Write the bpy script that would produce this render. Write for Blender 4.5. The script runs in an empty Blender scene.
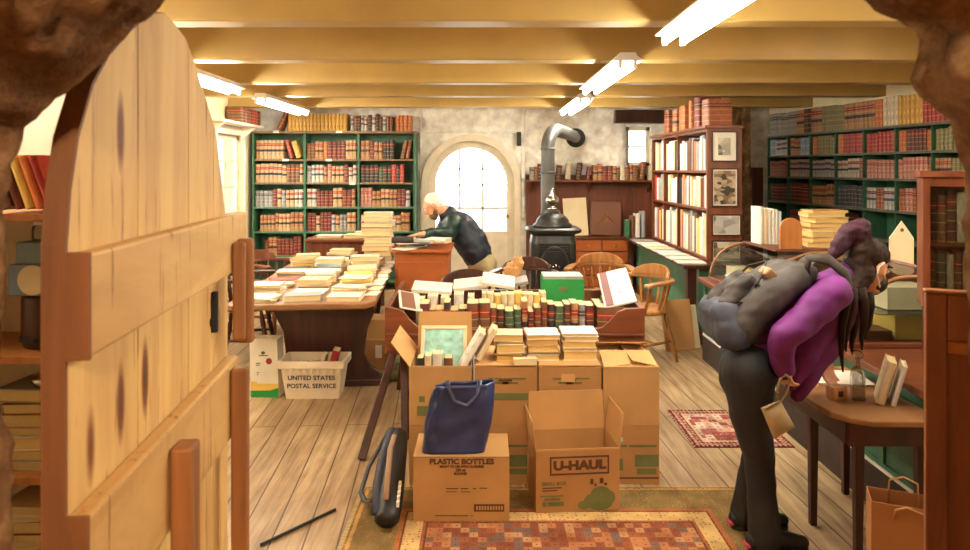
import bpy, bmesh, math, random
from mathutils import Vector, Matrix, noise
random.seed(7)
PI = math.pi
C = bpy.context.scene.collection
F, EYE = 680.0, 1.6
def W(px, py, Y):
    """a pixel of the photograph at distance Y -> a point in the room"""
    return Vector(((px-485)*Y/F, Y, EYE-(py-169)*Y/F))
def XW(px, Y): return (px-485)*Y/F
def ZW(py, Y): return EYE-(py-169)*Y/F
def T(x=0, y=0, z=0): return Matrix.Translation((x, y, z))
def R(a, ax='Z'): return Matrix.Rotation(a, 4, ax)
def D(a): return math.radians(a)
def ordn(n):
    s = 'th' if 10 <= n % 100 <= 20 else {1:'st', 2:'nd', 3:'rd'}.get(n % 10, 'th')
    return f'{n}{s}'

class MB:
    def __init__(s): s.v = []; s.f = []
    def add(s, vs, fs, M=None):
        b = len(s.v)
        s.v += [tuple(M @ Vector(p)) if M else tuple(p) for p in vs]
        s.f += [tuple(i+b for i in f) for f in fs]
        return s
    def box(s, x0, x1, y0, y1, z0, z1, M=None):
        vs = [(x0,y0,z0),(x1,y0,z0),(x1,y1,z0),(x0,y1,z0),(x0,y0,z1),(x1,y0,z1),(x1,y1,z1),(x0,y1,z1)]
        return s.add(vs, [(3,2,1,0),(4,5,6,7),(0,1,5,4),(1,2,6,5),(2,3,7,6),(3,0,4,7)], M)
    def cbox(s, c, d, M=None):
        return s.box(c[0]-d[0]/2, c[0]+d[0]/2, c[1]-d[1]/2, c[1]+d[1]/2, c[2]-d[2]/2, c[2]+d[2]/2, M)
    def prism(s, pts, a0, a1, axis='y', M=None):
        """polygon (two coordinates, counter-clockwise) extruded along axis"""
        n = len(pts)
        def P(p, a):
            return {'y': (p[0], a, p[1]), 'x': (a, p[0], p[1]), 'z': (p[0], p[1], a)}[axis]
        vs = [P(p, a0) for p in pts] + [P(p, a1) for p in pts]
        fs = [tuple(range(n)), tuple(range(2*n-1, n-1, -1))]
        fs += [((i+1) % n, i, i+n, (i+1) % n+n) for i in range(n)]
        if axis in 'xz': fs = [tuple(reversed(f)) for f in fs]
        return s.add(vs, fs, M)
    def lathe(s, prof, n=16, M=None):
        vs = []; fs = []
        for r, z in prof:
            for i in range(n):
                a = 2*PI*i/n
                vs.append((max(r, 1e-4)*math.cos(a), max(r, 1e-4)*math.sin(a), z))
        m = len(prof)
        for j in range(m-1):
            for i in range(n):
                k = (i+1) % n
                fs.append((j*n+i, j*n+k, (j+1)*n+k, (j+1)*n+i))
        fs.append(tuple(range(n-1, -1, -1))); fs.append(tuple(range((m-1)*n, m*n)))
        return s.add(vs, fs, M)
    def tube(s, path, r, n=8, closed=False, flat=1.0, up=None, M=None):
        P = [Vector(p) for p in path]; m = len(P)
        rs = r if isinstance(r, (list, tuple)) else [r]*m
        vs = []; fs = []; prev = None
        for i in range(m):
            if closed: t = P[(i+1) % m]-P[i-1]
            else: t = P[min(i+1, m-1)]-P[max(i-1, 0)]
            t.normalize()
            if prev is None:
                u = Vector(up) if up else (Vector((0,0,1)) if abs(t.z) < .9 else Vector((1,0,0)))
            else: u = prev
            u = (u-t*u.dot(t)); 
            if u.length < 1e-6: u = t.orthogonal()
            u.normalize(); prev = u; w = t.cross(u)
            for k in range(n):
                a = 2*PI*k/n
                vs.append(P[i]+u*(math.cos(a)*rs[i]*flat)+w*(math.sin(a)*rs[i]))
        L = m if closed else m-1
        for i in range(L):
            j = (i+1) % m
            for k in range(n):
                q = (k+1) % n
                fs.append((i*n+k, j*n+k, j*n+q, i*n+q)[::-1])
        if not closed:
            fs.append(tuple(range(n))[::-1]); fs.append(tuple(range((m-1)*n, m*n)))
        return s.add(vs, [f[::-1] for f in fs], M)
    def rod(s, a, b, r, n=8, M=None): return s.tube([a, b], r, n, M=M)
    def bar(s, a, b, w, h, up=(0,0,1)):
        a = Vector(a); b = Vector(b); t = (b-a).normalized(); u = Vector(up); u = (u-t*u.dot(t)).normalized(); q = t.cross(u)
        vs = [p+q*(sx*w/2)+u*(sz*h/2) for p in (a, b) for sx, sz in ((-1,-1),(1,-1),(1,1),(-1,1))]
        return s.add(vs, [(3,2,1,0),(4,5,6,7),(0,1,5,4),(1,2,6,5),(2,3,7,6),(3,0,4,7)])
    def cap(s, p0, p1, r0, r1, n=14):
        """closed tapered capsule"""
        p0 = Vector(p0); p1 = Vector(p1); d = p1-p0; L = d.length
        q = d.to_track_quat('Z', 'Y').to_matrix().to_4x4() if L > 1e-6 else Matrix.Identity(4)
        prof = [(r0*math.sin(a), -r0*math.cos(a)) for a in [PI/2*k/5 for k in range(6)]]
        prof += [(r1*math.cos(a), L+r1*math.sin(a)) for a in [PI/2*k/5 for k in range(6)]]
        return s.lathe(prof, n, Matrix.Translation(p0) @ q)
    def ell(s, c, r, M=None, n=18):
        prof = [(math.sin(PI*k/12), -math.cos(PI*k/12)) for k in range(13)]
        S = Matrix.Diagonal((r[0], r[1], r[2], 1))
        return s.lathe(prof, n, Matrix.Translation(Vector(c)) @ (M or Matrix.Identity(4)) @ S)
    def obj(s, name, mat, parent=None, world=False, smooth=False, bevel=0, seg=2, loc=None):
        me = bpy.data.meshes.new(name)
        me.from_pydata([tuple(p) for p in s.v], [], s.f); me.update()
        bm = bmesh.new(); bm.from_mesh(me); bmesh.ops.recalc_face_normals(bm, faces=bm.faces); bm.to_mesh(me); bm.free()
        return link(name, me, mat, parent, world, smooth, bevel, seg, loc)

def link(name, me, mat, parent=None, world=False, smooth=False, bevel=0, seg=2, loc=None):
    o = bpy.data.objects.new(name, me); C.objects.link(o)
    if mat and not me.materials: me.materials.append(mat)
    if smooth: me.polygons.foreach_set('use_smooth', [True]*len(me.polygons))
    if bevel:
        b = o.modifiers.new('edge', 'BEVEL'); b.width = bevel; b.segments = seg; b.limit_method = 'ANGLE'; b.angle_limit = D(35)
    if parent is not None:
        o.parent = parent
        if world:
            p = parent; M = p.matrix_basis.copy()
            while p.parent: M = p.parent.matrix_basis @ p.matrix_parent_inverse @ M; p = p.parent
            o.matrix_parent_inverse = M.inverted()
    elif loc is not None:
        me.transform(Matrix.Translation(-Vector(loc))); o.location = loc
    return o
def tag(o, label, cat, group=None):
    o['label'] = label; o['category'] = cat
    if group: o['group'] = group
    return o
def thing(name, label, cat, loc=(0,0,0), rz=0, group=None):
    o = bpy.data.objects.new(name, None); C.objects.link(o); o.empty_display_size = .1
    o.location = loc; o.rotation_euler = (0, 0, rz)
    o.matrix_basis = T(*loc) @ R(rz)
    return tag(o, label, cat, group)
def struct(name, mb, mat, **k):
    o = mb.obj(name, mat, **k)
    if o.parent is None: o['kind'] = 'structure'
    return o
def dup(root, loc, rz, label, group=None):
    r = root.copy(); C.objects.link(r); r.location = loc; r.rotation_euler = (0, 0, rz); r['label'] = label
    if group: r['group'] = group
    for ch in list(root.children):
        c = ch.copy(); C.objects.link(c); c.parent = r
        for g in list(ch.children):
            d = g.copy(); C.objects.link(d); d.parent = c
    return r
def set_mat(o, m):
    o.material_slots[0].link = 'OBJECT'; o.material_slots[0].material = m

# ---------------------------------------------------------------- materials
def lin(c):
    return tuple((x/255/12.92) if x/255 <= .04045 else ((x/255+.055)/1.055)**2.4 for x in c[:3])+(1,)
class NT:
    def __init__(s, name):
        s.m = bpy.data.materials.new(name); s.m.use_nodes = True
        s.t = s.m.node_tree; s.b = s.t.nodes['Principled BSDF']; s.out = s.t.nodes['Material Output']
    def n(s, kind, **k):
        x = s.t.nodes.new(kind)
        for a, v in k.items():
            if a.startswith('_'): setattr(x, a[1:], v)
            else: x.inputs[a.replace('_', ' ')].default_value = v
        return x
    def l(s, a, b): s.t.links.new(a, b)
    def coord(s, which='Object', scale=(1,1,1), rot=(0,0,0)):
        c = s.t.nodes.new('ShaderNodeTexCoord'); m = s.t.nodes.new('ShaderNodeMapping')
        m.inputs['Scale'].default_value = scale; m.inputs['Rotation'].default_value = rot
        s.l(c.outputs[which], m.inputs['Vector']); return m.outputs['Vector']
    def ramp(s, fac, stops, interp='LINEAR'):
        r = s.t.nodes.new('ShaderNodeValToRGB'); r.color_ramp.interpolation = interp
        e = r.color_ramp.elements
        while len(e) < len(stops): e.new(.5)
        for i, (p, c) in enumerate(stops):
            e[i].position = p; e[i].color = lin(c)
        s.l(fac, r.inputs['Fac']); return r.outputs['Color']
    def math(s, op, a, b=None):
        x = s.t.nodes.new('ShaderNodeMath'); x.operation = op
        for i, v in enumerate((a, b)):
            if v is None: continue
            if isinstance(v, (int, float)): x.inputs[i].default_value = v
            else: s.l(v, x.inputs[i])
        return x.outputs[0]
    def mix(s, fac, a, b, mode='MIX'):
        x = s.t.nodes.new('ShaderNodeMix'); x.data_type = 'RGBA'; x.blend_type = mode
        for i, v in ((0, fac), (6, a), (7, b)):
            if isinstance(v, (int, float)): x.inputs[i].default_value = v
            elif isinstance(v, tuple): x.inputs[i].default_value = v
            else: s.l(v, x.inputs[i])
        return x.outputs[2]
    def bump(s, h, strength=.3, dist=.01):
        x = s.n('ShaderNodeBump', Strength=strength, Distance=dist); s.l(h, x.inputs['Height']); s.l(x.outputs['Normal'], s.b.inputs['Normal'])
def plain(name, c, rough=.6, metal=0, var=.12, scale=8, bump=0, spec=.5, coat=0):
    t = NT(name); t.b.inputs['Roughness'].default_value = rough; t.b.inputs['Metallic'].default_value = metal
    t.b.inputs['Specular IOR Level'].default_value = spec
    if coat: t.b.inputs['Coat Weight'].default_value = coat
    nz = t.n('ShaderNodeTexNoise', Scale=scale, Detail=4); t.l(t.coord(), nz.inputs['Vector'])
    lo = tuple(max(0, x*(1-var)) for x in c); hi = tuple(min(255, x*(1+var*.6)) for x in c)
    t.l(t.ramp(nz.outputs['Fac'], [(.3, lo), (.7, hi)]), t.b.inputs['Base Color'])
    if bump: t.bump(nz.outputs['Fac'], bump, .01)
    return t.m
def wood(name, c1, c2, scale=(3,3,30), rough=.45, bump=.08, knots=False, spec=.5, rot=(0,0,0)):
    """grain runs along the axis whose scale is smallest"""
    t = NT(name); t.b.inputs['Roughness'].default_value = rough; t.b.inputs['Specular IOR Level'].default_value = spec
    v = t.coord('Object', scale, rot)
    a = t.n('ShaderNodeTexNoise', Scale=1.0, Detail=6, Roughness=.6, Distortion=.6); t.l(v, a.inputs['Vector'])
    col = t.ramp(a.outputs['Fac'], [(.3, c1), (.68, c2)])
    if knots:
        k = t.n('ShaderNodeTexVoronoi', Scale=1.0); t.l(t.coord('Object', (4, 9, 2.2), rot), k.inputs['Vector'])
        kc = t.ramp(k.outputs['Distance'], [(.0, (70,40,18)), (.12, (150,100,55)), (.2, (255,255,255))])
        col = t.mix(1.0, col, kc, 'MULTIPLY')
        n2 = t.n('ShaderNodeTexNoise', Scale=1.0, Detail=8, Roughness=.7); t.l(t.coord('Object', (40, 40, 2.5), rot), n2.inputs['Vector'])
        col = t.mix(1.0, col, t.ramp(n2.outputs['Fac'], [(.3, (150,100,55)), (.42, (255,255,255))]), 'MULTIPLY')
    t.l(col, t.b.inputs['Base Color'])
    if bump: t.bump(a.outputs['Fac'], bump, .01)
    return t.m
def leather(name, c, gold=(200,160,80), label=None, label2=None, bands=5, paper=False):
    """bound spine: raised bands as thin gilt lines, a title panel"""
    t = NT(name); t.b.inputs['Roughness'].default_value = .5
    g = t.coord('Generated'); sx = t.n('ShaderNodeSeparateXYZ'); t.l(g, sx.inputs[0]); z = sx.outputs['Z']
    nz = t.n('ShaderNodeTexNoise', Scale=6, Detail=4); t.l(t.coord('Object'), nz.inputs['Vector'])
    col = t.ramp(nz.outputs['Fac'], [(.3, tuple(x*.8 for x in c)), (.7, tuple(min(255, x*1.1) for x in c))])
    def band(lo, hi, cc, colr):
        f = t.math('MULTIPLY', t.math('GREATER_THAN', z, lo), t.math('LESS_THAN', z, hi))
        return t.mix(f, colr, lin(cc))
    if bands:
        fr = t.math('FRACT', t.math('MULTIPLY', z, bands))
        f = t.math('LESS_THAN', fr, .10)
        col = t.mix(t.math('MULTIPLY', f, .7), col, lin(gold))
    if label: col = band(.70, .84, label, col)
    if label2: col = band(.40, .52, label2, col)
    if label:
        col = band(.765, .782, gold, col)
    t.l(col, t.b.inputs['Base Color']); return t.m
def glass_mat(name, tint=(235,240,238), refl=.12):
    t = NT(name); t.t.nodes.remove(t.b)
    tr = t.n('ShaderNodeBsdfTransparent', Color=lin(tint)); gl = t.n('ShaderNodeBsdfGlossy', Roughness=.03)
    lw = t.n('ShaderNodeLayerWeight', Blend=.25); mx = t.n('ShaderNodeMixShader')
    f = t.math('ADD', t.math('MULTIPLY', lw.outputs['Fresnel'], .8), refl*.3)
    t.l(f, mx.inputs[0]); t.l(tr.outputs[0], mx.inputs[1]); t.l(gl.outputs[0], mx.inputs[2]); t.l(mx.outputs[0], t.out.inputs[0])
    return t.m
def emit(name, c, s):
    t = NT(name); t.t.nodes.remove(t.b); e = t.n('ShaderNodeEmission', Strength=s); e.inputs['Color'].default_value = lin(c)
    t.l(e.outputs[0], t.out.inputs[0]); return t.m
# ---------------------------------------------------------------- palette
M = {}
M['beam'] = plain('painted_beam', (178,148,84), .38, var=.06, scale=2.5, spec=.6)
M['ceil'] = plain('ceiling_boards', (190,150,84), .5, var=.06, scale=3)
M['plaster'] = plain('whitewashed_stone', (244,237,226), .85, var=.12, scale=9, bump=.8)
M['wallpl'] = plain('cream_plaster', (222,205,165), .8, var=.08, scale=3, bump=.15)
M['mahog'] = wood('mahogany', (88,44,24), (128,70,40), (14,14,1.5), .35)
M['mahog_h'] = wood('mahogany_across', (88,44,24), (128,70,40), (1.5,14,14), .35)
M['dkwood'] = wood('dark_wood', (46,22,14), (78,38,24), (14,14,1.5), .35)
M['panel'] = wood('wall_panelling', (86,44,24), (118,62,36), (9,9,1.2), .5)
M['oak'] = wood('oak', (150,88,40), (186,118,58), (16,16,2), .4)
M['oakch'] = wood('honey_chair_wood', (128,80,38), (178,124,66), (16,16,2), .35)
M['desk'] = wood('orange_desk_wood', (146,74,30), (172,92,40), (2,8,8), .4)
M['door'] = wood('pale_pine_door', (176,138,80), (206,172,108), (9,9,1.0), .65, knots=True)
M['doorside'] = wood('shaded_pine_edge', (78,46,22), (120,74,36), (9,9,1.2), .7, bump=.3)
M['batten'] = wood('pine_batten', (166,128,74), (196,160,100), (7,1.1,7), .65, knots=True)
M['cleat'] = wood('brown_pine_bar', (112,70,34), (152,100,54), (12,12,1.4), .6, bump=.2)
M['green'] = plain('green_paint', (70,118,90), .5, var=.1)
M['dgreen'] = plain('dark_green_paint', (56,98,70), .5, var=.1)
M['shelfbr'] = plain('brown_shelf_edge', (122,98,66), .5, var=.1)
M['shelfgr'] = plain('grey_green_shelf_edge', (104,108,96), .5, var=.1)
M['white'] = plain('white_enamel', (238,234,224), .35, var=.03)
M['frame'] = plain('cream_window_paint', (226,214,190), .5, var=.05)
M['iron'] = plain('cast_iron', (62,62,60), .42, metal=.55, var=.25, scale=12, bump=.15)
M['irond'] = plain('dark_cast_iron', (34,34,34), .5, metal=.4, var=.2, scale=12)
M['nickel'] = plain('polished_nickel', (190,186,176), .2, metal=1, var=.05)
M['pipe'] = plain('grey_stovepipe', (96,96,94), .45, metal=.5, var=.15, scale=6)
M['brass'] = plain('brass', (196,150,70), .3, metal=1, var=.05)
M['card'] = plain('cardboard', (176,134,80), .8, var=.05, scale=5)
M['card2'] = plain('brown_cardboard', (166,122,70), .8, var=.05, scale=5)
M['cardin'] = plain('inner_cardboard', (190,146,90), .85, var=.05, scale=5)
M['print'] = plain('dark_brown_ink', (84,50,26), .7, var=.05)
M['printg'] = plain('green_ink', (100,106,58), .7, var=.1)
M['printb'] = plain('grey_blue_ink', (60,62,70), .7, var=.05)
M['paper'] = plain('white_paper', (224,218,202), .8, var=.04)
M['cream'] = plain('cream_pages', (216,196,146), .85, var=.08, scale=30)
M['ivory'] = plain('yellowed_pages', (214,180,110), .85, var=.08, scale=30)
M['navy'] = plain('navy_nylon', (38,52,96), .38, var=.2, scale=5, bump=.4, coat=.2)
M['black'] = plain('black_nylon', (18,18,20), .5, var=.2)
M['blacklug'] = plain('black_rubber', (22,22,22), .6, var=.1)
M['greybag'] = plain('charcoal_canvas', (66,60,58), .75, var=.22, scale=14, bump=.35)
M['bluegrey'] = plain('navy_grey_canvas', (52,56,72), .7, var=.15, scale=14, bump=.2)
M['strap'] = plain('dark_brown_webbing', (48,36,28), .7, var=.1)
M['tan'] = plain('tan_leather', (150,116,84), .6, var=.1)
M['beige'] = plain('beige_pouch_cloth', (168,150,112), .7, var=.08, scale=12, bump=.1)
M['purple'] = plain('purple_knit', (106,28,112), .75, var=.14, scale=9, bump=.15)
M['leggings'] = plain('black_leggings', (20,18,20), .7, var=.15)
M['pink'] = plain('pink_shoe_rim', (196,64,100), .6, var=.05)
M['skin'] = plain('skin', (222,160,122), .5, var=.04)
M['hairb'] = wood('dark_brown_hair', (30,17,12), (50,29,19), (50,50,8), .65, spec=.15)
M['hairp'] = wood('purple_brown_hair', (44,24,34), (74,42,56), (50,50,8), .65, spec=.15)
M['hairw'] = wood('white_hair', (226,216,196), (246,240,226), (60,60,8), .6)
M['beard'] = plain('grey_beard', (120,96,70), .8, var=.3, scale=60)
M['jacket'] = plain('dark_navy_jacket', (30,38,50), .5, var=.2, scale=8, bump=.2)
M['jacketg'] = plain('dark_green_sleeve', (20,50,44), .45, var=.2, scale=8)
M['khaki'] = plain('khaki_trousers', (176,160,116), .75, var=.1, scale=8, bump=.1)
M['teal'] = plain('pale_teal_print', (150,200,188), .6, var=.25, scale=16)
M['gate'] = wood('gate_wood', (112,64,36), (152,92,54), (14,14,1.5), .4)
M['glass'] = glass_mat('clear_glass')
M['bluebox'] = plain('grey_blue_board', (120,140,160), .6, var=.05)
M['slate'] = plain('slate_blue_box', (92,104,134), .6, var=.05)
M['greenbox'] = plain('bright_green_board', (30,140,62), .55, var=.06)
M['crate'] = plain('translucent_white_plastic', (222,206,178), .4, var=.04)
M['kraft'] = plain('kraft_paper', (172,118,68), .75, var=.05, scale=4)
M['stain'] = wood('tabletop_brown', (122,82,50), (158,112,70), (2,10,10), .35)
M['gdark'] = plain('grimy_skirting', (58,46,38), .7, var=.2)

def stone_mat(name, c1, c2, c3):
    t = NT(name); t.b.inputs['Roughness'].default_value = .9; t.b.inputs['Specular IOR Level'].default_value = .2
    a = t.n('ShaderNodeTexNoise', Scale=7.0, Detail=9, Roughness=.7); t.l(t.coord(), a.inputs['Vector'])
    t.l(t.ramp(a.outputs['Fac'], [(.3, c1), (.5, c2), (.72, c3)]), t.b.inputs['Base Color'])
    b = t.n('ShaderNodeTexNoise', Scale=16, Detail=8, Roughness=.7); t.l(t.coord(), b.inputs['Vector'])
    t.bump(b.outputs['Fac'], 1.0, .05); return t.m
M['stone'] = stone_mat('rubble_stone', (84,56,34), (140,100,62), (206,166,116))
M['stonep'] = stone_mat('brown_stone', (104,74,50), (150,112,78), (190,158,120))

t = NT('worn_floorboards'); t.b.inputs['Roughness'].default_value = .5
v = t.coord('Object', (1,1,1), (0,0,D(-90-3.8)))
br = t.t.nodes.new('ShaderNodeTexBrick')
for k, val in (('Scale',1.0),('Mortar Size',.004),('Brick Width',4.3),('Row Height',.145),('Bias',0.0),('Mortar Smooth',.2)): br.inputs[k].default_value = val
br.inputs['Color1'].default_value = lin((190,165,128)); br.inputs['Color2'].default_value = lin((172,145,108)); br.inputs['Mortar'].default_value = lin((96,68,44))
t.l(v, br.inputs['Vector'])
n1 = t.n('ShaderNodeTexNoise', Scale=1.0, Detail=7, Roughness=.65); t.l(t.coord('Object', (24,1.6,1), (0,0,D(-3.8))), n1.inputs['Vector'])
n2 = t.n('ShaderNodeTexNoise', Scale=1.4, Detail=5); t.l(t.coord(), n2.inputs['Vector'])
c = t.mix(1.0, br.outputs['Color'], t.ramp(n1.outputs['Fac'], [(.28, (176,158,138)), (.6, (255,255,255))]), 'MULTIPLY')
c = t.mix(1.0, c, t.ramp(n2.outputs['Fac'], [(.35, (214,204,194)), (.6, (255,255,255))]), 'MULTIPLY')
t.l(c, t.b.inputs['Base Color']); t.bump(br.outputs['Fac'], -.3, .004)
M['floor'] = t.m

# ---------------------------------------------------------------- room shell
XL, YB, ZC = -3.15, 9.3, 2.62
def RW(u, off=0.0, z=0.0):
    """right-hand shelving line: u metres from its far end towards the doorway, off metres into the room"""
    return Vector((3.65+.1371*u/1.0093-.9907*off, 8.8-u/1.0093-.1357*off, z))
b = MB().add([(-3.4,.3,0),(5.4,.3,0),(5.4,9.6,0),(-3.4,9.6,0),(-3.4,.3,-.1),(5.4,.3,-.1),(5.4,9.6,-.1),(-3.4,9.6,-.1)], [(0,1,2,3),(7,6,5,4),(0,4,5,1),(1,5,6,2),(2,6,7,3),(3,7,4,0)])
struct('floor', b, M['floor'])
struct('ceiling', MB().box(-3.4, 5.4, .3, 9.6, ZC, ZC+.1), M['ceil'])
for i, (Y, z) in enumerate(((1.24,2.36),(2.25,2.36),(3.49,2.36),(4.74,2.36),(6.0,2.36),(7.1,2.362),(8.33,2.362))):
    struct(f'ceiling_beam_{i+1}', MB().box(XL, 4.9, Y, Y+.17, z, ZC), M['beam'], bevel=.012, seg=3)
# left wall with its window
wy0, wy1, wz0, wz1 = 7.95, 8.86, .72, 2.03
b = MB().box(XL-.25, XL, .6, wy0, 0, ZC).box(XL-.25, XL, wy1, 9.6, 0, ZC).box(XL-.25, XL, wy0, wy1, 0, wz0).box(XL-.25, XL, wy0, wy1, wz1, ZC)
struct('wall_left', b, M['wallpl'])
def casement(name, M4, w, h, cols, rows, glass=True):
    """window in the local x (width) / z (height) plane, origin bottom centre"""
    r = .055
    b = MB()
    for x0, x1, z0, z1 in ((-w/2,-w/2+r,0,h),(w/2-r,w/2,0,h),(-w/2,w/2,0,r),(-w/2,w/2,h-r,h)): b.box(x0,x1,-.03,.03,z0,z1,M4)
    o = struct(name, b, M['frame'], bevel=.004)
    m = MB()
    for i in range(1, cols): x = -w/2+w*i/cols; m.box(x-.011,x+.011,-.015,.015,r,h-r,M4)
    for i in range(1, rows): z = h*i/rows; m.box(-w/2+r,w/2-r,-.015,.015,z-.011,z+.011,M4)
    m.obj('muntins', M['frame'], o)
    MB().box(-w/2+r,w/2-r,-.003,.003,r,h-r,M4).obj('glass', M['glass'], o)
    return o
o = casement('window_1', T(XL-.1, (wy0+wy1)/2, wz0) @ R(D(90)), wy1-wy0, wz1-wz0, 2, 4)
k = MB()
for y0, y1, z0, z1 in ((wy0-.1,wy0,wz0-.1,wz1+.1),(wy1,wy1+.1,wz0-.1,wz1+.1),(wy0,wy1,wz1,wz1+.1),(wy0,wy1,wz0-.1,wz0)): k.box(XL,XL+.025,y0,y1,z0,z1)
struct('trim_1', k, M['frame'], bevel=.004)
# back wall: plaster with the arched door, a small high window, panelling to the right
ax, aw, az = XW(471, 9.3), .60, 1.40                       # arch centre, half width, springing
N = 20
def arc(r, n=N): return [(ax+r*math.cos(PI-PI*i/n), az+r*1.0*math.sin(PI-PI*i/n)) for i in range(n+1)]
b = MB()
b.box(XL, ax-aw, YB, YB+.3, 0, ZC).box(ax+aw, 1.93, YB, YB+.3, 0, ZC)
A = arc(aw)
for i in range(N):
    (x0, z0), (x1, z1) = A[i], A[i+1]
    b.add([(x0,YB,z0),(x1,YB,z1),(x1,YB,ZC),(x0,YB,ZC),(x0,YB+.3,z0),(x1,YB+.3,z1),(x1,YB+.3,ZC),(x0,YB+.3,ZC)], [(0,1,2,3),(7,6,5,4),(0,4,5,1)])
b.box(1.93, 2.27, YB, YB+.3, 0, 1.64).box(1.93, 2.27, YB, YB+.3, 2.18, ZC).box(2.27, 3.9, YB, YB+.3, 0, ZC)
# knobbly whitewashed stone over the upper part: a shallow relief skin on the wall's face
o = struct('wall_back', b, M['plaster'])
rel = MB(); nx, nz = 70, 26
for (x0, x1, z0, z1) in ((ax+aw+.08, .55, .9, 2.6), (.55, 1.92, 1.53, 2.6), (XL+2.26, ax-aw-.08, .3, 2.6), (ax-aw-.08, ax+aw+.08, 2.09, 2.6)):
    vs = []; fs = []
    nx = max(6, int((x1-x0)/.03)); nz = max(6, int((z1-z0)/.03))
    for j in range(nz+1):
        for i in range(nx+1):
            x = x0+(x1-x0)*i/nx; z = z0+(z1-z0)*j/nz
            e = 0 if i in (0, nx) or j in (0, nz) else 1
            d = .004+e*(.028+.045*noise.noise((x*5, z*8, 3.1))+.032*noise.noise((x*12, z*16, 1.7)))
            vs.append((x, YB-max(d, .003), z))
    for j in range(nz):
        for i in range(nx):
            a = j*(nx+1)+i; fs.append((a, a+1, a+nx+2, a+nx+1))
    rel.add(vs, fs)
rel.obj('stone_relief', M['plaster'], o, smooth=True)
# arched frame, fanlight door
def arch_band(r0, r1, y0, y1, zb):
    m = MB()
    O = [(ax-r1, zb)]+arc(r1)+[(ax+r1, zb)]; I = [(ax-r0, zb)]+arc(r0)+[(ax+r0, zb)]
    n = len(O)
    vs = [(x, y0, z) for x, z in O]+[(x, y0, z) for x, z in I]+[(x, y1, z) for x, z in O]+[(x, y1, z) for x, z in I]
    fs = []
    for i in range(n-1):
        fs += [(i, i+1, n+i+1, n+i), (2*n+i, 3*n+i, 3*n+i+1, 2*n+i+1), (i, 2*n+i, 2*n+i+1, i+1), (n+i, n+i+1, 3*n+i+1, 3*n+i)]
    return m.add(vs, fs)
struct('trim_2', arch_band(aw-.012, aw+.075, YB-.06, YB+.02, 0), M['frame'])
d = struct('door_1', arch_band(aw-.11, aw-.0005, YB+.06, YB+.12, 0), M['frame'])
MB().box(ax-aw+.11, ax+aw-.11, YB+.065, YB+.115, 0, .74).box(ax-aw+.2, ax+aw-.2, YB+.05, YB+.07, .12, .62).obj('panel', M['frame'], d, bevel=.006)
m = MB(); r = aw-.11
for x in (-.16, .16): m.box(ax+x-.013, ax+x+.013, YB+.075, YB+.105, .74, az+math.sqrt(r*r-x*x))
for z in (1.06, 1.38, 1.60): 
    hw = r if z <= az else math.sqrt(r*r-(z-az)**2)
    m.box(ax-hw, ax+hw, YB+.075, YB+.105, z-.012, z+.012)
m.obj('muntins', M['frame'], d)
MB().prism([(ax-r, .74), (ax+r, .74)]+arc(r)[::-1], YB+.088, YB+.092).obj('glass', M['glass'], d)
MB().ell((ax+.5, YB+.03, .95), (.028,.028,.028)).obj('door_knob', M['brass'], d, smooth=True)
o = casement('window_2', T(2.10, YB+.1, 1.64), .34, .54, 1, 2)
# panelling behind the stove's right
b = MB()
for i in range(12): x = .56+i*.145; b.box(x, x+.141, YB-.035, YB-.0295, .0, 1.52)
b.box(.56, 2.31, YB-.0295, YB-.0290, 0, 1.52)
struct('trim_3', b, M['panel'], bevel=.002)
b = MB()
for i in range(10): x = 2.30+i*.15; b.box(x, x+.146, YB-.02, YB-.002, 0, 1.62)
struct('trim_4', b, M['panel'], bevel=.002)
# brown stone pier in the far right corner
pr = MB(); vs = []; fs = []; n = 24
for j in range(n+1):
    for i in range(13):
        x = 3.12+.45*i/12; z = 1.55+.95*j/n
        vs.append((x, 9.14-.03*noise.noise((x*7, z*7, 8))-.02*noise.noise((x*15, z*15, 2)), z))
for j in range(n):
    for i in range(12): a = j*13+i; fs.append((a, a+1, a+14, a+13))
pr.add(vs, fs).box(3.12, 3.57, 9.17, 9.3, 1.4, 2.6).box(3.12, 3.57, 9.1, 9.3, 0, 1.5)
struct('pillar', pr, M['stonep'])
struct('trim_5', MB().box(1.75, 3.12, YB-.12, YB-.001, 2.22, 2.4), M['dkwood'], bevel=.01)
# right wall
a0, a1 = RW(-1.2, -.30), RW(8.0, -.30); a2, a3 = RW(8.0, -.55), RW(-1.2, -.55)
struct('wall_right', MB().prism([(a0.x,a0.y),(a3.x,a3.y),(a2.x,a2.y),(a1.x,a1.y)], 0, ZC, 'z'), M['wallpl'])
# ---------------------------------------------------------------- the rough stone doorway
px = [(27,620),(27,550),(24,472),(18,430),(12,400),(9,330),(10,260),(11,204),(16,171),(26,148),(28,125),(49,112),(69,91),(93,72),(117,52),(135,34),(162,7),(182,-16),(220,-48),(300,-95),(400,-125),(500,-135),(620,-125),(720,-95),(800,-45),(857,0),(878,14),(892,22),(908,32),(914,42),(911,58),(906,79),(915,96),(927,112),(935,122),(944,131),(951,142),(956,160),(957,220),(956,290),(957,350),(962,376),(985,392),(1000,430),(1002,620)]
P = [((x-485)/F, EYE-(y-169)/F) for x, y in px]
P = [(P[0][0], 0.0)]+P[1:-1]+[(P[-1][0], 0.0)]
Q = []
for (x0, z0), (x1, z1) in zip(P, P[1:]):
    k = max(1, int(math.hypot(x1-x0, z1-z0)/.012))
    Q += [(x0+(x1-x0)*i/k, z0+(z1-z0)*i/k) for i in range(k)]
Q.append(P[-1])
n = len(Q); rings = []
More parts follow.
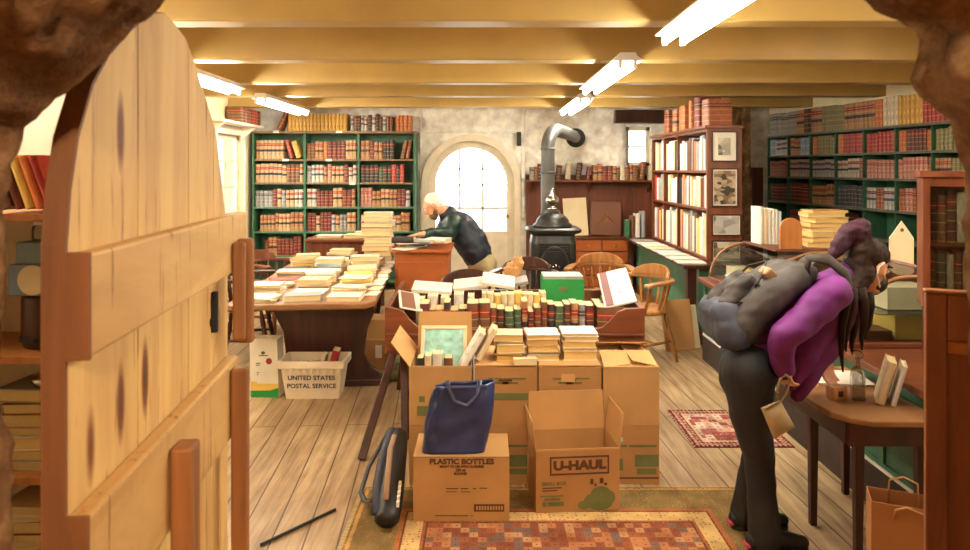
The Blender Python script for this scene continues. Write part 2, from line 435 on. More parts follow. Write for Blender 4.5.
for g, Y in ((1.75,1.0),(.9,1.0),(.35,1.0),(.12,1.0),(.02,.995),(-0.0100,0.9800),(-0.0082,0.9607),(-0.0064,0.9414),(-0.0046,0.9221),(-0.0029,0.9028),(-0.0011,0.8835),(0.0007,0.8642),(0.0025,0.8449),(0.0043,0.8256),(0.0061,0.8063),(0.0079,0.7870),(0.0096,0.7677),(0.0114,0.7484),(0.0132,0.7291),(0.0150,0.7098),(0.0168,0.6905),(0.0186,0.6712),(0.0204,0.6519),(0.0221,0.6326),(0.0239,0.6133),(0.0257,0.5940),(0.0275,0.5747),(0.0293,0.5554),(0.0311,0.5361),(0.0329,0.5168),(0.0346,0.4975),(0.0364,0.4782),(0.0382,0.4589),(0.0400,0.4396),(.08,.42),(.12,.38),(.4,.36),(.9,.36),(1.8,.36)):
    ring = []
    for i, (x, z) in enumerate(Q):
        x0, z0 = Q[max(0, i-6)]; x1, z1 = Q[min(n-1, i+6)]
        nx_, nz_ = -(z1-z0), (x1-x0); L = math.hypot(nx_, nz_) or 1; nx_, nz_ = nx_/L, nz_/L
        if g > .2:
            rx, rz = x-.05, z-1.2; L = math.hypot(rx, rz); nx_, nz_ = (rx/L, rz/L) if z > .6 else ((1 if rx > 0 else -1), 0)
        k = 1 if g < .2 else .3
        d = .045*noise.noise((x*5, Y*5, z*5))+.035*noise.noise((x*12, Y*12, z*12+4))+.018*noise.noise((x*27, Y*27, z*27))+.008*noise.noise((x*60, Y*60, z*60))
        if .9 < Y < .999: d = abs(d)*.5
        ring.append((x+nx_*(g+k*max(d, -.03)), Y+(.02*noise.noise((x*9, z*9, 2)) if g > .02 else 0), max(0, z+nz_*(g+k*max(d,-.03)))))
    rings.append(ring)
vs = [p for r_ in rings for p in r_]
fs = [(j*n+i, j*n+i+1, (j+1)*n+i+1, (j+1)*n+i) for j in range(len(rings)-1) for i in range(n-1)]
struct('wall_front', MB().add(vs, fs), M['stone'], smooth=True)
b = MB().box(-3.4, -1.7, .45, .9, 0, ZC).box(1.7, 5.4, .45, .9, 0, ZC)
struct('wall_doorway_flank', b, M['wallpl'])
# the passage the view is taken from
b = MB().box(-1.9, -1.7, -2.2, .5, 0, 2.8).box(1.7, 1.9, -2.2, .5, 0, 2.8).box(-1.9, 1.9, -2.4, -2.2, 0, 2.8)
struct('wall_passage', b, M['stone'])
struct('ceiling_passage', MB().box(-1.9, 1.9, -2.4, .6, 2.8, 2.9), M['ceil'])
struct('floor_passage', MB().box(-1.9, 1.9, -2.4, .34, -.1, -.002), M['floor'])
# ---------------------------------------------------------------- books
BK = {}
def lb(key, c, *a, **k):
    c = tuple(x*.80+y*.20 for x, y in zip(c, (140,122,108)))
    BK[key] = leather('spine_'+key, c, *a, **k)
G = (206,166,92)
lb('dark red', (122,30,30), G, (60,18,20)); lb('red', (178,44,40), G); lb('maroon', (84,30,30), G, (150,44,36))
lb('brown', (112,64,36), G, (150,40,34)); lb('tan', (178,124,76), G, (140,36,32), (50,40,40)); lb('pale calf', (204,164,116), G, (156,44,40), (44,38,40))
lb('dark brown', (66,40,28), G, (120,36,30)); lb('black', (36,32,34), G, (140,40,36)); lb('dark blue', (44,52,76), G)
lb('grey', (150,146,140), (190,180,160), (70,64,64)); lb('white', (210,200,184), (190,170,140), (150,50,46), (60,60,70)); lb('pale grey', (196,194,190), (160,160,160), (110,40,40), (70,74,90))
lb('green', (58,86,62), G); lb('olive', (128,122,74), (180,160,100)); lb('orange', (206,104,44), G); lb('golden yellow', (226,170,66), (240,200,110), bands=0); lb('rust', (160,78,44), G, (90,30,24))
lb('pinkish', (196,130,112), (220,180,150), (150,60,54)); lb('cream', (228,214,182), (200,180,140), bands=2); lb('light blue', (150,176,196), (210,210,210), bands=2)
SW = {'white':(218,212,198),'cream':(218,200,162),'grey':(150,150,148),'blue':(62,92,140),'red':(160,44,40),'brown':(110,66,40),'tan':(190,140,86),'black':(34,34,36),'green':(60,104,72),'yellow':(226,190,96),'pale blue':(176,196,212),'pink':(212,150,140),'dark red':(104,34,32),'orange':(210,120,60)}
CV = {k: plain('cover_'+k.replace(' ', '_'), c, .55, var=.07, scale=3) for k, c in SW.items()}
def printed(name, base, ink):
    t = NT(name); t.b.inputs['Roughness'].default_value = .5
    n_ = t.n('ShaderNodeTexVoronoi', Scale=7.0); t.l(t.coord('Object', (1,1,1)), n_.inputs['Vector'])
    t.l(t.ramp(n_.outputs['Distance'], [(.18, ink), (.3, base)]), t.b.inputs['Base Color']); return t.m
CV['printed'] = printed('printed_cover', (226,222,210), (120,130,140))
_um = {}
def unit_volume(mat):
    """whole bound volume of unit size: rounded spine at y=0, boards, hollow top showing the leaves"""
    if mat.name in _um: return _um[mat.name]
    m = MB(); prof = [(-.5,1.0)]+[(-.5+.5*(1-math.cos(a)) , .10*(1-math.sin(a))) for a in [PI*k/6 for k in range(7)]]+[(.5,1.0)]
    m.prism(prof, 0, 1, 'z')
    me = bpy.data.meshes.new('volume'); me.from_pydata(m.v, [], m.f); me.materials.append(mat)
    bm = bmesh.new(); bm.from_mesh(me); bmesh.ops.recalc_face_normals(bm, faces=bm.faces); bm.to_mesh(me); bm.free()
    _um[mat.name] = me; return me
_uc = {}
def unit_cover(mat):
    if mat.name in _uc: return _uc[mat.name]
    m = MB(); t = .07
    out = [(-.5,1.0)]+[(-.5*math.cos(a), .08*(1-math.sin(a))) for a in [PI*k/6 for k in range(7)]]+[(.5,1.0)]
    inn = [(.5-t,1.0),(.5-t,.09),(.25,.075),(0,.07),(-.25,.075),(-.5+t,.09),(-.5+t,1.0)]
    m.prism(out+inn, 0, 1, 'z')
    me = bpy.data.meshes.new('cover'); me.from_pydata(m.v, [], m.f); me.materials.append(mat)
    bm = bmesh.new(); bm.from_mesh(me); bmesh.ops.recalc_face_normals(bm, faces=bm.faces); bm.to_mesh(me); bm.free()
    _uc[mat.name] = me; return me
_up = {}
def unit_pages(mat):
    if mat.name in _up: return _up[mat.name]
    m = MB().box(-.425, .425, .085, .965, .02, .98)
    me = bpy.data.meshes.new('page_block'); me.from_pydata(m.v, [], m.f); me.materials.append(mat)
    _up[mat.name] = me; return me
def put(o, Mx, size):
    o.matrix_basis = Mx @ Matrix.Diagonal((size[0], size[1], size[2], 1))
def volume(name, key, size, Mx, label, group=None, cat='book'):
    o = bpy.data.objects.new(name, unit_volume(BK[key])); C.objects.link(o); put(o, Mx, size)
    return tag(o, label, cat, group)
def book(mat, size, Mx, label, group=None, pages=None):
    o = bpy.data.objects.new('book', unit_cover(mat)); C.objects.link(o); put(o, Mx, size); tag(o, label, 'book', group)
    p = bpy.data.objects.new('page_block', unit_pages(pages or M['cream'])); C.objects.link(p); p.parent = o
    return o
FLAT = R(-PI/2, 'Y')
def flat_book(mat, size, x, y, z, yaw, label, group=None, pages=None, face='fore'):
    """a book lying down: thickness up, centred at x, y; spine away from the viewer when face is 'fore'"""
    t, d, h = size
    L = T(h/2, -d/2, t/2) @ FLAT        # spine towards -y at yaw 0
    M_ = T(x, y, z) @ R(yaw+(PI if face == 'fore' else 0)) @ L
    return book(mat, size, M_, label, group, pages)
def wchoice(pairs):
    r = random.random()*sum(w for _, w in pairs)
    for k, w in pairs:
        r -= w
        if r <= 0: return k
    return pairs[-1][0]

# ---- the green bookcase against the back wall
BX0, BX1, BYF = -3.06, -.93, 8.97
gz = [.12, .455, .775, 1.10, 1.42, 1.73]; ups = [BX0, -2.38, -1.67, BX1]
bc = thing('bookcase', 'tall green bookcase of old bound volumes between the tall window and the arched door', 'bookcase', (-2, BYF+.16, 0))
for x in ups: MB().box(x-.014, x+.014, BYF, BYF+.30, 0, 2.07).obj('upright', M['dgreen'], bc, True)
for i, z in enumerate(gz):
    for x0, x1 in zip(ups, ups[1:]):
        MB().box(x0+.0145, x1-.0145, BYF+.004, BYF+.295, z-.022, z).obj('shelf', M['green'] if i < 4 else M['shelfbr'], bc, True)  # upper shelves browned in colour to imitate lamplight on the green
MB().box(BX0-.03, BX1+.03, BYF-.02, BYF+.31, 2.07, 2.10).obj('top_board', M['shelfbr'], bc, True, bevel=.004)
MB().box(BX0, BX1, BYF+.296, BYF+.31, 0, 2.07).obj('back_panel', M['green'], bc, True)
for x, z in ((-2.63,1.73),(-2.06,1.73),(-1.75,1.42),(-1.92,2.10),(-2.75,2.10)):
    MB().box(x-.04, x+.04, BYF-.024 if z > 2 else BYF-.001, BYF-.021 if z > 2 else BYF+.003, z-.027, z+.003).obj('shelf_card', M['paper'], bc, True)
def row(x0, x1, y, z, hmax, pal, where, group, w=(.038,.056), gaps=(), lean_end=False, key0=None, depth=(.17,.2), hvar=.05, runs=True, origin='window'):
    x = x0+.006; n = 0; k = None; left = 0; h = d = t = 0
    while True:
        if left <= 0 or not runs:
            k = wchoice(pal); left = random.choice((1,1,2,2,3,4)); t = random.uniform(*w); h = hmax-random.uniform(0, hvar); d = random.uniform(*depth)
        left -= 1
        tt = t*random.uniform(.96, 1.04)
        if x+tt > x1-.004: break
        if any(a <= x < b for a, b in gaps): x += .03; left = 0; continue
        n += 1
        volume('bound_volume', k, (tt, d, h-random.uniform(0, .006)), T(x+tt/2, y+random.uniform(0, .012), z+.0006), f'{k} volume, {ordn(n)} from the {origin}, {where}', group)
        x += tt+.0012
    return n
P1 = [('dark red',2),('pale calf',5),('tan',3),('maroon',1.5),('white',4),('brown',1.5),('pale grey',4),('grey',2),('pinkish',3),('black',.8)]
P2 = [('pale calf',3),('orange',1.5),('golden yellow',.6),('tan',3),('dark red',2),('brown',2),('white',2),('rust',1)]
P3 = [('green',2),('dark brown',2),('red',1.2),('black',1.5),('pale grey',2),('tan',2),('dark red',2)]
nm = {5:'top', 4:'second', 3:'third', 2:'fourth', 1:'fifth'}
bay = ['window bay', 'middle bay', 'door bay']
for i in (5, 4, 3, 2, 1):
    for j in range(3):
        x0, x1 = ups[j]+.015, ups[j+1]-.015
        pal = {5:[P1,P2,P3],4:[P1,P1,P3],3:[P1,P2,P1],2:[[('pale calf',3),('tan',3),('pinkish',2),('brown',1)],P1,P1],1:[[('pale calf',1),('dark red',2),('tan',2)],P3,P3]}[i][j]
        g = ()
        if (i, j) == (5,0): g = ((x1-.29, x1),)
        if (i, j) == (5,2): g = ((x1-.27, x1),)
        if (i, j) == (4,2): g = ((x1-.14, x1),)
        if (i, j) == (1,0): g = ((x0, x0+.12),)
        if (i, j) == (2,0): g = ((x0, x0+.06),)
        row(x0, x1, BYF+.02, gz[i], .255 if i > 1 else .25, pal, f"{nm[i]} shelf, {bay[j]}, green bookcase", f"volumes on the {nm[i]} green shelf", w=(.046,.062), gaps=g)
def lean(x, y, z, t, d, h, ang, key, label, group=None, yaw=0, name='bound_volume'):
    return volume(name, key, (t, d, h), T(x, y, z) @ R(yaw) @ R(ang, 'Y'), label, group)
lean(ups[1]-.185, BYF+.03, gz[5]+.014, .045, .18, .25, D(-16), 'red', 'red volume leaning at the end of the top shelf, window bay, green bookcase')
lean(ups[1]-.085, BYF+.03, gz[5]+.017, .07, .18, .23, D(-18), 'golden yellow', 'thick yellow volume leaning behind a red one on the top shelf of the green bookcase')
lean(ups[3]-.17, BYF+.03, gz[5]+.012, .05, .18, .24, D(14), 'brown', 'brown volume leaning towards the upright on the top shelf, door bay, green bookcase')
lean(ups[3]-.10, BYF+.03, gz[5]+.010, .045, .18, .245, D(10), 'rust', 'rust volume leaning beside a brown one on the top shelf, door bay, green bookcase')
# on top of it
x = row(-2.62, -1.80, BYF+.03, 2.1015, .235, [('golden yellow',1)], 'matching set on top of the green bookcase', 'yellow set on top of the green bookcase', w=(.046,.05), hvar=.01)
row(-1.79, -1.2, BYF+.03, 2.1015, .235, [('pale grey',2),('brown',2),('dark brown',2),('maroon',1),('white',1)], 'mixed run on top of the green bookcase', 'volumes on top of the green bookcase', w=(.04,.055), runs=False)
row(-1.19, -.95, BYF+.03, 2.1015, .24, [('orange',2),('red',1)], 'orange run on top of the green bookcase', 'orange volumes on top of the green bookcase', w=(.05,.06))
lean(-2.74, BYF+.03, 2.117, .05, .18, .25, D(24), 'rust', 'rust volume leaning towards the yellow set on top of the green bookcase')
# shelf over the tall window with red boards on it
sh = thing('wall_shelf', 'narrow white shelf on brackets above the tall window', 'shelf', (XL+.12, 8.3, 2.13))
MB().box(XL+.005, XL+.24, 7.5, 8.93, 2.135, 2.16).obj('board', M['frame'], sh, True)
for y in (7.7, 8.75): MB().prism([(XL+.005,1.96),(XL+.2,2.134),(XL+.005,2.134)], y, y+.03, 'y').obj('bracket', M['frame'], sh, True)
yy = 8.9; n = 0
for k, t_ in (('brown',.06),('dark brown',.05),('red',.09),('red',.085),('dark red',.08),('brown',.06),('maroon',.06),('rust',.06),('dark brown',.07),('brown',.06)):
    n += 1
    volume('bound_volume', k, (t_, .19, .19), T(XL+.22, yy-t_/2, 2.161) @ R(PI/2), f'{k} volume, {ordn(n)} from the green bookcase, shelf above the tall window', 'volumes above the tall window'); yy -= t_+.002

# ---- shelving on the right-hand wall
RS = thing('wall_shelving', 'long green shelving of leather sets along the wall behind the glass showcases', 'shelving', (4.1, 6.8, 0))
LEN, BAY = 4.05, .45
def RM(u, off, z): p = RW(u, off, z); return T(*p) @ R(math.atan2(-.9907, .1358))   # local x runs towards the doorway, y into the wall
rz_ = [.30, .60, .90, 1.198, 1.508, 1.768, 2.022]
RMx = RM(0, 0, 0)
for z in rz_:
    MB().box(0, LEN, 0, .275, z-.024, z, RMx).obj('shelf', M['shelfgr'], RS, True)
for i in range(10):
    u = i*BAY
    MB().box(u-.008 if i else 0, u+.008, .006, .27, 0, 2.022-.0245, RMx).obj('upright', M['dgreen'], RS, True)
MB().box(0, LEN, .276, .29, 0, 2.02, RMx).obj('back_panel', M['green'], RS, True)
PR = {6:[[('grey',3),('dark brown',1)],[('dark brown',2),('tan',2)],[('tan',2),('olive',2)],[('olive',2),('tan',2)],[('orange',2),('cream',1)],[('golden yellow',1),('red',1)],[('red',1)]],
      5:[[('pale grey',3),('light blue',1)],[('light blue',1),('tan',2)],[('orange',2),('olive',1)],[('orange',2),('red',1)],[('red',2),('orange',1)],[('orange',1),('pale grey',1),('maroon',1)],[('olive',1)]],
      4:[[('pinkish',2)],[('pale grey',2),('white',1)],[('white',2),('pale grey',1)],[('white',1),('pinkish',1)],[('pinkish',2)],[('pinkish',2),('rust',1)],[('tan',2),('olive',1)]],
      3:[[('maroon',2),('rust',1)],[('dark red',2),('red',1)],[('dark red',1),('tan',1)],[('dark blue',2),('pale grey',1)],[('pale grey',1),('rust',1)],[('rust',2),('pinkish',1)],[('maroon',2),('brown',1)]],
      2:[[('dark brown',1),('maroon',1)],[('brown',1),('rust',1)],[('dark blue',1),('tan',1)],[('pale grey',1),('dark brown',1)],[('maroon',1),('pinkish',1)],[('grey',1)],[('dark red',1)]]}
rn = {6:'top of the wall shelving', 5:'the second tier of the wall shelving', 4:'the third tier of the wall shelving', 3:'the fourth tier of the wall shelving', 2:'the fifth tier of the wall shelving'}
for i in (6, 5, 4, 3, 2):
    cnt = 0
    umax = LEN if i == 6 else 3.6
    u = .012; k = None; left = 0; t_ = h = d_ = 0
    while u < min(umax, 3.15):
        b_ = min(6, int(u/BAY))
        if left <= 0 or (i < 6 and int((u+t_)/BAY) != int(u/BAY)):
            if i < 6 and int((u+.045)/BAY) != int(u/BAY): u = (int(u/BAY)+1)*BAY+.0095
            b_ = min(6, int(u/BAY))
            k = wchoice(PR[i][b_]); left = random.randint(2, 5); t_ = random.uniform(.043, .058)
            h = {6:.295,5:.212,4:.212,3:.235,2:.225}[i]-random.uniform(0, .03); d_ = random.uniform(.17, .2)
            if i == 2 and random.random() < .35: u = (int(u/BAY)+1)*BAY+.0095; left = 0; continue
        left -= 1; cnt += 1
        volume('leather_volume', k, (t_*.97, d_, h-random.uniform(0,.004)), RM(u+t_/2, -.02-random.uniform(0,.01), rz_[i]+.0006), f'{k} volume, {ordn(cnt)} from the far end of {rn[i]}', 'leather sets on '+rn[i])
        u += t_
# ---- mahogany bookcase on the counter, shelves towards the room
mx, my0, my1 = 2.09, 6.40, 8.52
MBX = T(mx, my0, 0) @ R(PI/2)      # local x runs away from the viewer, local y (negative) into the case
mc = thing('bookcase', 'mahogany bookcase on the green counter, framed photographs on its end panel', 'bookcase', (mx+.17, 7.4, .735))
Lc = my1-my0
bays = [0, 1.0, 1.56, Lc]; mz = [.736, 1.20, 1.56, 1.955]
MB().box(0, .028, -.33, 0, .736, 1.99, MBX).obj('end_panel', M['mahog'], mc, True, bevel=.003)
MB().box(Lc-.028, Lc, -.33, 0, .736, 1.99, MBX).obj('end_panel', M['mahog'], mc, True, bevel=.003)
for x in bays[1:-1]: MB().box(x-.014, x+.014, -.318, -.002, .762, 1.955, MBX).obj('divider', M['mahog'], mc, True)
for i, z in enumerate(mz):
    for x0, x1 in zip(bays, bays[1:]):
        MB().box(x0+(.0285 if x0 == 0 else .0145), x1-(.0285 if x1 == Lc else .0145), -.318, -.001, z, z+.025, MBX).obj('shelf', M['mahog_h'], mc, True)
MB().box(.0285, Lc-.0285, -.33, -.319, .736, 1.955, MBX).obj('back_panel', M['mahog'], mc, True)
MB().box(-.02, Lc+.02, -.34, .025, 1.981, 2.012, MBX).obj('cornice', M['mahog_h'], mc, True, bevel=.006)
names = {0:'lower', 1:'middle', 2:'upper'}
PW = [('white',2.6),('cream',2.4),('pale blue',1.8),('printed',2.4),('grey',2.4),('yellow',1),('red',.9),('brown',1.4),('tan',1.2),('orange',.7),('black',.9)]
for i in range(3):
    cnt = 0
    for (x0, x1) in zip(bays, bays[1:]):
        x = x0+.032
        while True:
            t_ = random.uniform(.03, .062)
            if x+t_ > x1-.03: break
            h = (mz[i+1]-mz[i]-.03)*random.uniform(.78, .97)
            cnt += 1; kk = wchoice(PW)
            if x0 > .5: t_ *= 1.25
            if x+t_ > x1-.03: t_ = x1-.031-x
            if t_ < .02: break
            book(CV[kk], (t_, random.uniform(.2,.25), h), T(mx, my0, mz[i]+.0256) @ R(-PI/2) @ T(-(x+t_/2), .012+random.uniform(0,.02), 0), f'{kk} book, {ordn(cnt)} from the picture end, {names[i]} shelf, mahogany bookcase', f'books on the {names[i]} mahogany shelf')
            x += t_+.0015
for j, (y, t_, h, kk, w) in enumerate(((6.5,.26,.26,'rust',.2),(6.8,.2,.31,'dark red',.2),(7.05,.1,.3,'orange',.2),(7.3,.24,.27,'orange',.2),(7.62,.18,.25,'tan',.2),(7.95,.2,.28,'rust',.2))):
    volume('folio_volume', kk, (t_*.8, .24, h), T(mx+.04, y+t_/2, 2.0125) @ R(-PI/2), f'large {kk} folio, {ordn(j+1)} from the picture end along the top of the mahogany bookcase', 'folios on the mahogany bookcase')
def picture(name, label, x0, x1, z0, z1, y, inner, fm, mount=.018, group=None):
    w = x1-x0; h = z1-z0
    t = thing(name, label, 'picture', ((x0+x1)/2, y, z0), 0, group)
    m = MB(); r = .014
    for a in ((x0,x1,z0,z0+r),(x0,x1,z1-r,z1),(x0,x0+r,z0+r,z1-r),(x1-r,x1,z0+r,z1-r)): m.box(a[0],a[1],y-.018,y,a[2],a[3])
    m.obj('frame', fm, t, True, bevel=.002)
    MB().box(x0+r,x1-r,y-.010,y-.004,z0+r,z1-r).obj('mount', M['paper'], t, True)
    MB().box(x0+r+mount,x1-r-mount,y-.0115,y-.0102,z0+r+mount,z1-r-mount).obj('photograph', inner, t, True)
    return t
def photo_mat(name, c1, c2, c3, sc):
    t = NT(name); n_ = t.n('ShaderNodeTexVoronoi', Scale=sc); t.l(t.coord('Object', (1,1,1.4)), n_.inputs['Vector'])
    t.b.inputs['Roughness'].default_value = .35
    t.l(t.ramp(n_.outputs['Color'], [(.2, c1), (.5, c2), (.8, c3)]), t.b.inputs['Base Color']); return t.m
ph = [photo_mat('photo_portrait', (70,66,56), (150,140,120), (200,190,170), 14), photo_mat('photo_group', (50,40,34), (190,170,140), (120,90,64), 22), photo_mat('photo_grey', (90,86,84), (170,166,160), (214,208,196), 12), photo_mat('photo_sepia', (80,70,56), (190,176,146), (226,216,190), 12)]
yp = my0-.001
for (x0, x1, y0, y1, i, lab, mt) in ((711,737,131,162,0,'topmost framed portrait with a wide white mount on the mahogany end panel',.05),(711,738,168,207,1,'framed group photograph, second from the top on the mahogany end panel',.012),(711,741,214,236,2,'framed grey landscape photograph, third from the top on the mahogany end panel',.008),(711,741,240,262,3,'pale framed print, lowest on the mahogany end panel',.006)):
    picture('picture_frame', lab, XW(x0, yp), XW(x1, yp), ZW(y1, yp), ZW(y0, yp), yp, ph[i], M['dkwood'], mt, 'pictures on the mahogany end panel')
# ---- books along the panelling behind the stove
ws = thing('wall_shelf', 'brown wooden shelf of books fixed to the panelling behind the stove', 'shelf', (1.5, YB-.13, 1.43))
MB().box(.56, 2.28, YB-.225, YB-.037, 1.425, 1.45).obj('board', M['mahog_h'], ws, True, bevel=.002)
for x in (.6, 1.4, 2.2): MB().prism([(YB-.037,1.28),(YB-.037,1.424),(YB-.18,1.424)], x, x+.03, 'x').obj('bracket', M['mahog'], ws, True)
x = .60; n = 0
PB = [('brown',4),('dark brown',4),('tan',2),('white',1.3),('dark red',1.5),('grey',1),('black',1.5),('cream',1)]
while x < 2.2:
    t_ = random.uniform(.035, .075); h = random.uniform(.17, .25); k = wchoice(PB); n += 1
    if random.random() < .12:
        x += .025; lean(x+.02, YB-.2, 1.4605, t_, .14, h, D(7), k, f'{k} book leaning, {ordn(n)} from the arched door, shelf behind the stove', 'books behind the stove', name='book'); x += t_+.045
    else:
        volume('book', k, (t_, .14, h), T(x+t_/2, YB-.2, 1.4505), f'{k} book, {ordn(n)} from the arched door on the shelf behind the stove', 'books behind the stove'); x += t_+.002
# ---------------------------------------------------------------- the heavy pine door
A0 = Vector((-.6485, 1.05, 0)); du = Vector((-.1112, .9938, 0)); nn = Vector((.9938, .1112, 0))   # along the door, out of its face
def DM():
    m = Matrix.Identity(4); m.col[0] = (*du, 0); m.col[1] = (*(-nn), 0); m.col[2] = (0,0,1,0); m.col[3] = (*A0, 1); return m
DX = DM(); k = 1.0566
prof = [(0,.04),(.9,.04),(.9,1.3),(.885,1.45),(.85,1.54),(.7825,1.705),(.703,1.78),(.6077,1.866),(.5427,1.912),(.4576,1.933),(.41,1.942),(.33,1.92),(.233,1.865),(.14,1.80),(.083,1.74),(.035,1.65),(.012,1.567),(0,1.48)]
dr = thing('plank_door', 'heavy pale pine plank door with arched top standing open by the stone doorway', 'door', tuple(A0))
cuts = [0, .27, .56, .76, .9]
def top_at(t):
    pts = sorted([(a, z) for a, z in prof[2:]], key=lambda p: p[0])
    for (a, z), (b_, y) in zip(pts, pts[1:]):
        if a <= t <= b_ and b_ > a: return z+(y-z)*(t-a)/(b_-a)
    return 1.4
for a, b_ in zip(cuts, cuts[1:]):
    mids = sorted({a+.0012, b_-.0012} | {t for t, z in prof if a+.004 < t < b_-.004} | {a+(b_-a)*i/6 for i in range(1, 6)})
    pts = [(a*k+.001, .04), (b_*k-.001, .04)]+[(t*k, top_at(t)) for t in reversed(mids)]
    MB().prism(pts, 0, .03, 'y', DX).obj('plank', M['door'], dr, True, bevel=.003)
# strip on the hinge edge, its shade put into a darker pine colour
rim = [(t*k, z) for t, z in prof if t <= .36 and z > 1.4][::-1]
rim = [(0, .04)]+rim
m = MB(); vs = []
for t, z in rim: vs += [(t-.003, -.002, z+.002), (t-.003, .034, z+.002), (t+.004, .034, z), (t+.004, -.002, z)]
fs = []
for i in range(len(rim)-1):
    for q in range(4): fs.append((4*i+q, 4*i+(q+1) % 4, 4*i+4+(q+1) % 4, 4*i+4+q))
m.add(vs, fs, DX).obj('shaded_edge', M['doorside'], dr, True)
MB().box(-.001, 1.03, -.036, -.0005, 1.306, 1.469, DX).obj('batten', M['batten'], dr, True, bevel=.006)
MB().box(.0, .93, -.034, -.0005, .845, 1.06, DX).obj('batten', M['batten'], dr, True, bevel=.006)
MB().box(-.001, 1.0, -.036, -.0005, .22, .42, DX).obj('batten', M['batten'], dr, True, bevel=.006)
MB().box(-.0035, .004, -.037, .0, 1.304, 1.471, DX).box(-.0035,.004,-.035,0,.843,1.062,DX).obj('batten_end', M['doorside'], dr, True)  # dark sheet over the pale batten ends, shade put into its colour
for t, z0, z1, w, dpt, y0 in ((.335, .45, 1.02, .06, .045, -.036), (.79, .12, 1.045, .035, .045, -.036), (.85, 1.10, 1.40, .022, .045, -.038), (.80, 1.12, 1.395, .022, .035, -.0375)):
    MB().box(t*k, t*k+w, y0-dpt, y0, z0, z1, DX).obj('latch_bar', M['cleat'], dr, True, bevel=.007)
m = MB()
m.box(.735*k, .75*k, -.016, -.0005, 1.16, 1.27, DX).box(.725*k, .765*k, -.010, -.0004, 1.18, 1.20, DX)
m.obj('latch', M['irond'], dr, True, bevel=.003)

# ---------------------------------------------------------------- long table of books on the left
TX, TY, TR = -1.13, 4.46, D(4)
TM = T(TX, TY, 0) @ R(TR)
tb = thing('long_table', 'long dark trestle table buried in books and pamphlets beside the pine door', 'table', (TX, TY+1, 0))
MB().prism([(-.57,.06),(-.54,.0),(.34,.0),(.40,.10),(.40,2.32),(-.57,2.32)], .675, .713, 'z', TM).obj('tabletop', M['stain'], tb, True, bevel=.008)
MB().box(-.40, .36, .42, .45, .58, .672, TM).box(-.40, .36, 2.1, 2.13, .58, .672, TM).box(-.4,-.37,.45,2.1,.58,.672,TM).box(.33,.36,.45,2.1,.58,.672,TM).obj('apron', M['dkwood'], tb, True)
for y in (.58, 1.95):
    pts = [(-.44,.04),(.38,.04),(.38,.09),(.32,.13),(.27,.22),(.29,.40),(.36,.56),(.36,.66),(-.40,.66),(-.40,.56),(-.32,.40),(-.30,.22),(-.36,.13),(-.44,.09)]
    MB().prism(pts, y, y+.06, 'y', TM).box(-.48,.42,y-.05,y+.11,.0,.05,TM).obj('trestle', M['dkwood'], tb, True, bevel=.006)
MB().box(-.05, .05, .645, 1.945, .16, .24, TM).obj('stretcher', M['dkwood'], tb, True, bevel=.005)
PC = [('white',5),('cream',4),('grey',.8),('pale blue',.8),('yellow',.8),('tan',.7),('red',.4),('blue',.4),('printed',2),('brown',.5),('black',.3)]
colw = {0:'window', 1:'middle', 2:'aisle'}
grid = {}
for c_ in range(3):
    for r_ in range(8):
        cx_ = -.40+.295*c_+random.uniform(-.012,.012); cy_ = .16+.27*r_+random.uniform(-.02,.02)
        if r_ == 7 and c_ == 2: continue
        if c_ == 0 and r_ == 0: cx_ += .03
        nst = random.choice([1,2,2,3]) if r_ > 0 else random.choice([1,2])
        if r_ >= 4: nst += 1
        z = .7135
        for s_ in range(nst):
            kk = wchoice(PC); h_ = random.uniform(.2,.245); d_ = random.uniform(.15,.2); t_ = random.choice([.012,.016,.02,.03,.04]); yaw = TR+random.uniform(-.3,.3)
            p = TM @ Vector((cx_, cy_, 0))
            flat_book(CV[kk], (t_, d_, h_), p.x, p.y, z, yaw, f'{kk} book, {ordn(s_+1)} up in the {ordn(r_+1)} {colw[c_]}-row pile on the long table', 'books on the long table', face=random.choice(['fore','fore','spine']))
            z += t_+.0006
# tall pile at its far aisle corner
p = TM @ Vector((.24, 2.16, 0)); z = .7135
for i, (kk, t_, d_, h_) in enumerate((('brown',.05,.2,.28),('cream',.045,.2,.27),('tan',.05,.21,.27),('white',.03,.2,.28),('cream',.035,.2,.27),('white',.03,.19,.26),('cream',.05,.22,.28),('tan',.03,.22,.3),('blue',.045,.22,.3),('white',.02,.2,.28),('cream',.035,.2,.27),('white',.04,.2,.27))):
    flat_book(CV[kk], (t_, d_, h_), p.x+random.uniform(-.015,.015), p.y, z, random.uniform(-.1,.1), f'{kk} book, {ordn(i+1)} up in the tall pile at the long table\'s far corner', 'tall pile on the long table'); z += t_+.0006
# pamphlets spilling along the aisle edge
for i in range(9):
    p = TM @ Vector((.372+random.uniform(-.01,.01), .35+i*.2, 0))
    m = MB().box(-.05,.035,-.08,.08,0,.004+.002*(i % 3))
    o = m.obj('pamphlet', CV[('white','cream','white','printed')[i % 4]]); o.matrix_basis = T(p.x, p.y, .7136+.0) @ R(TR+random.uniform(-.25,.25))
    o.matrix_basis = T(p.x, p.y, .7138+.05*0) @ R(TR+random.uniform(-.2,.2)); o.location.z = .7138+ (.0 if True else 0)
    tag(o, f'thin pamphlet hanging over the aisle edge of the long table, {ordn(i+1)} from the near end', 'pamphlet', 'pamphlets along the aisle edge')
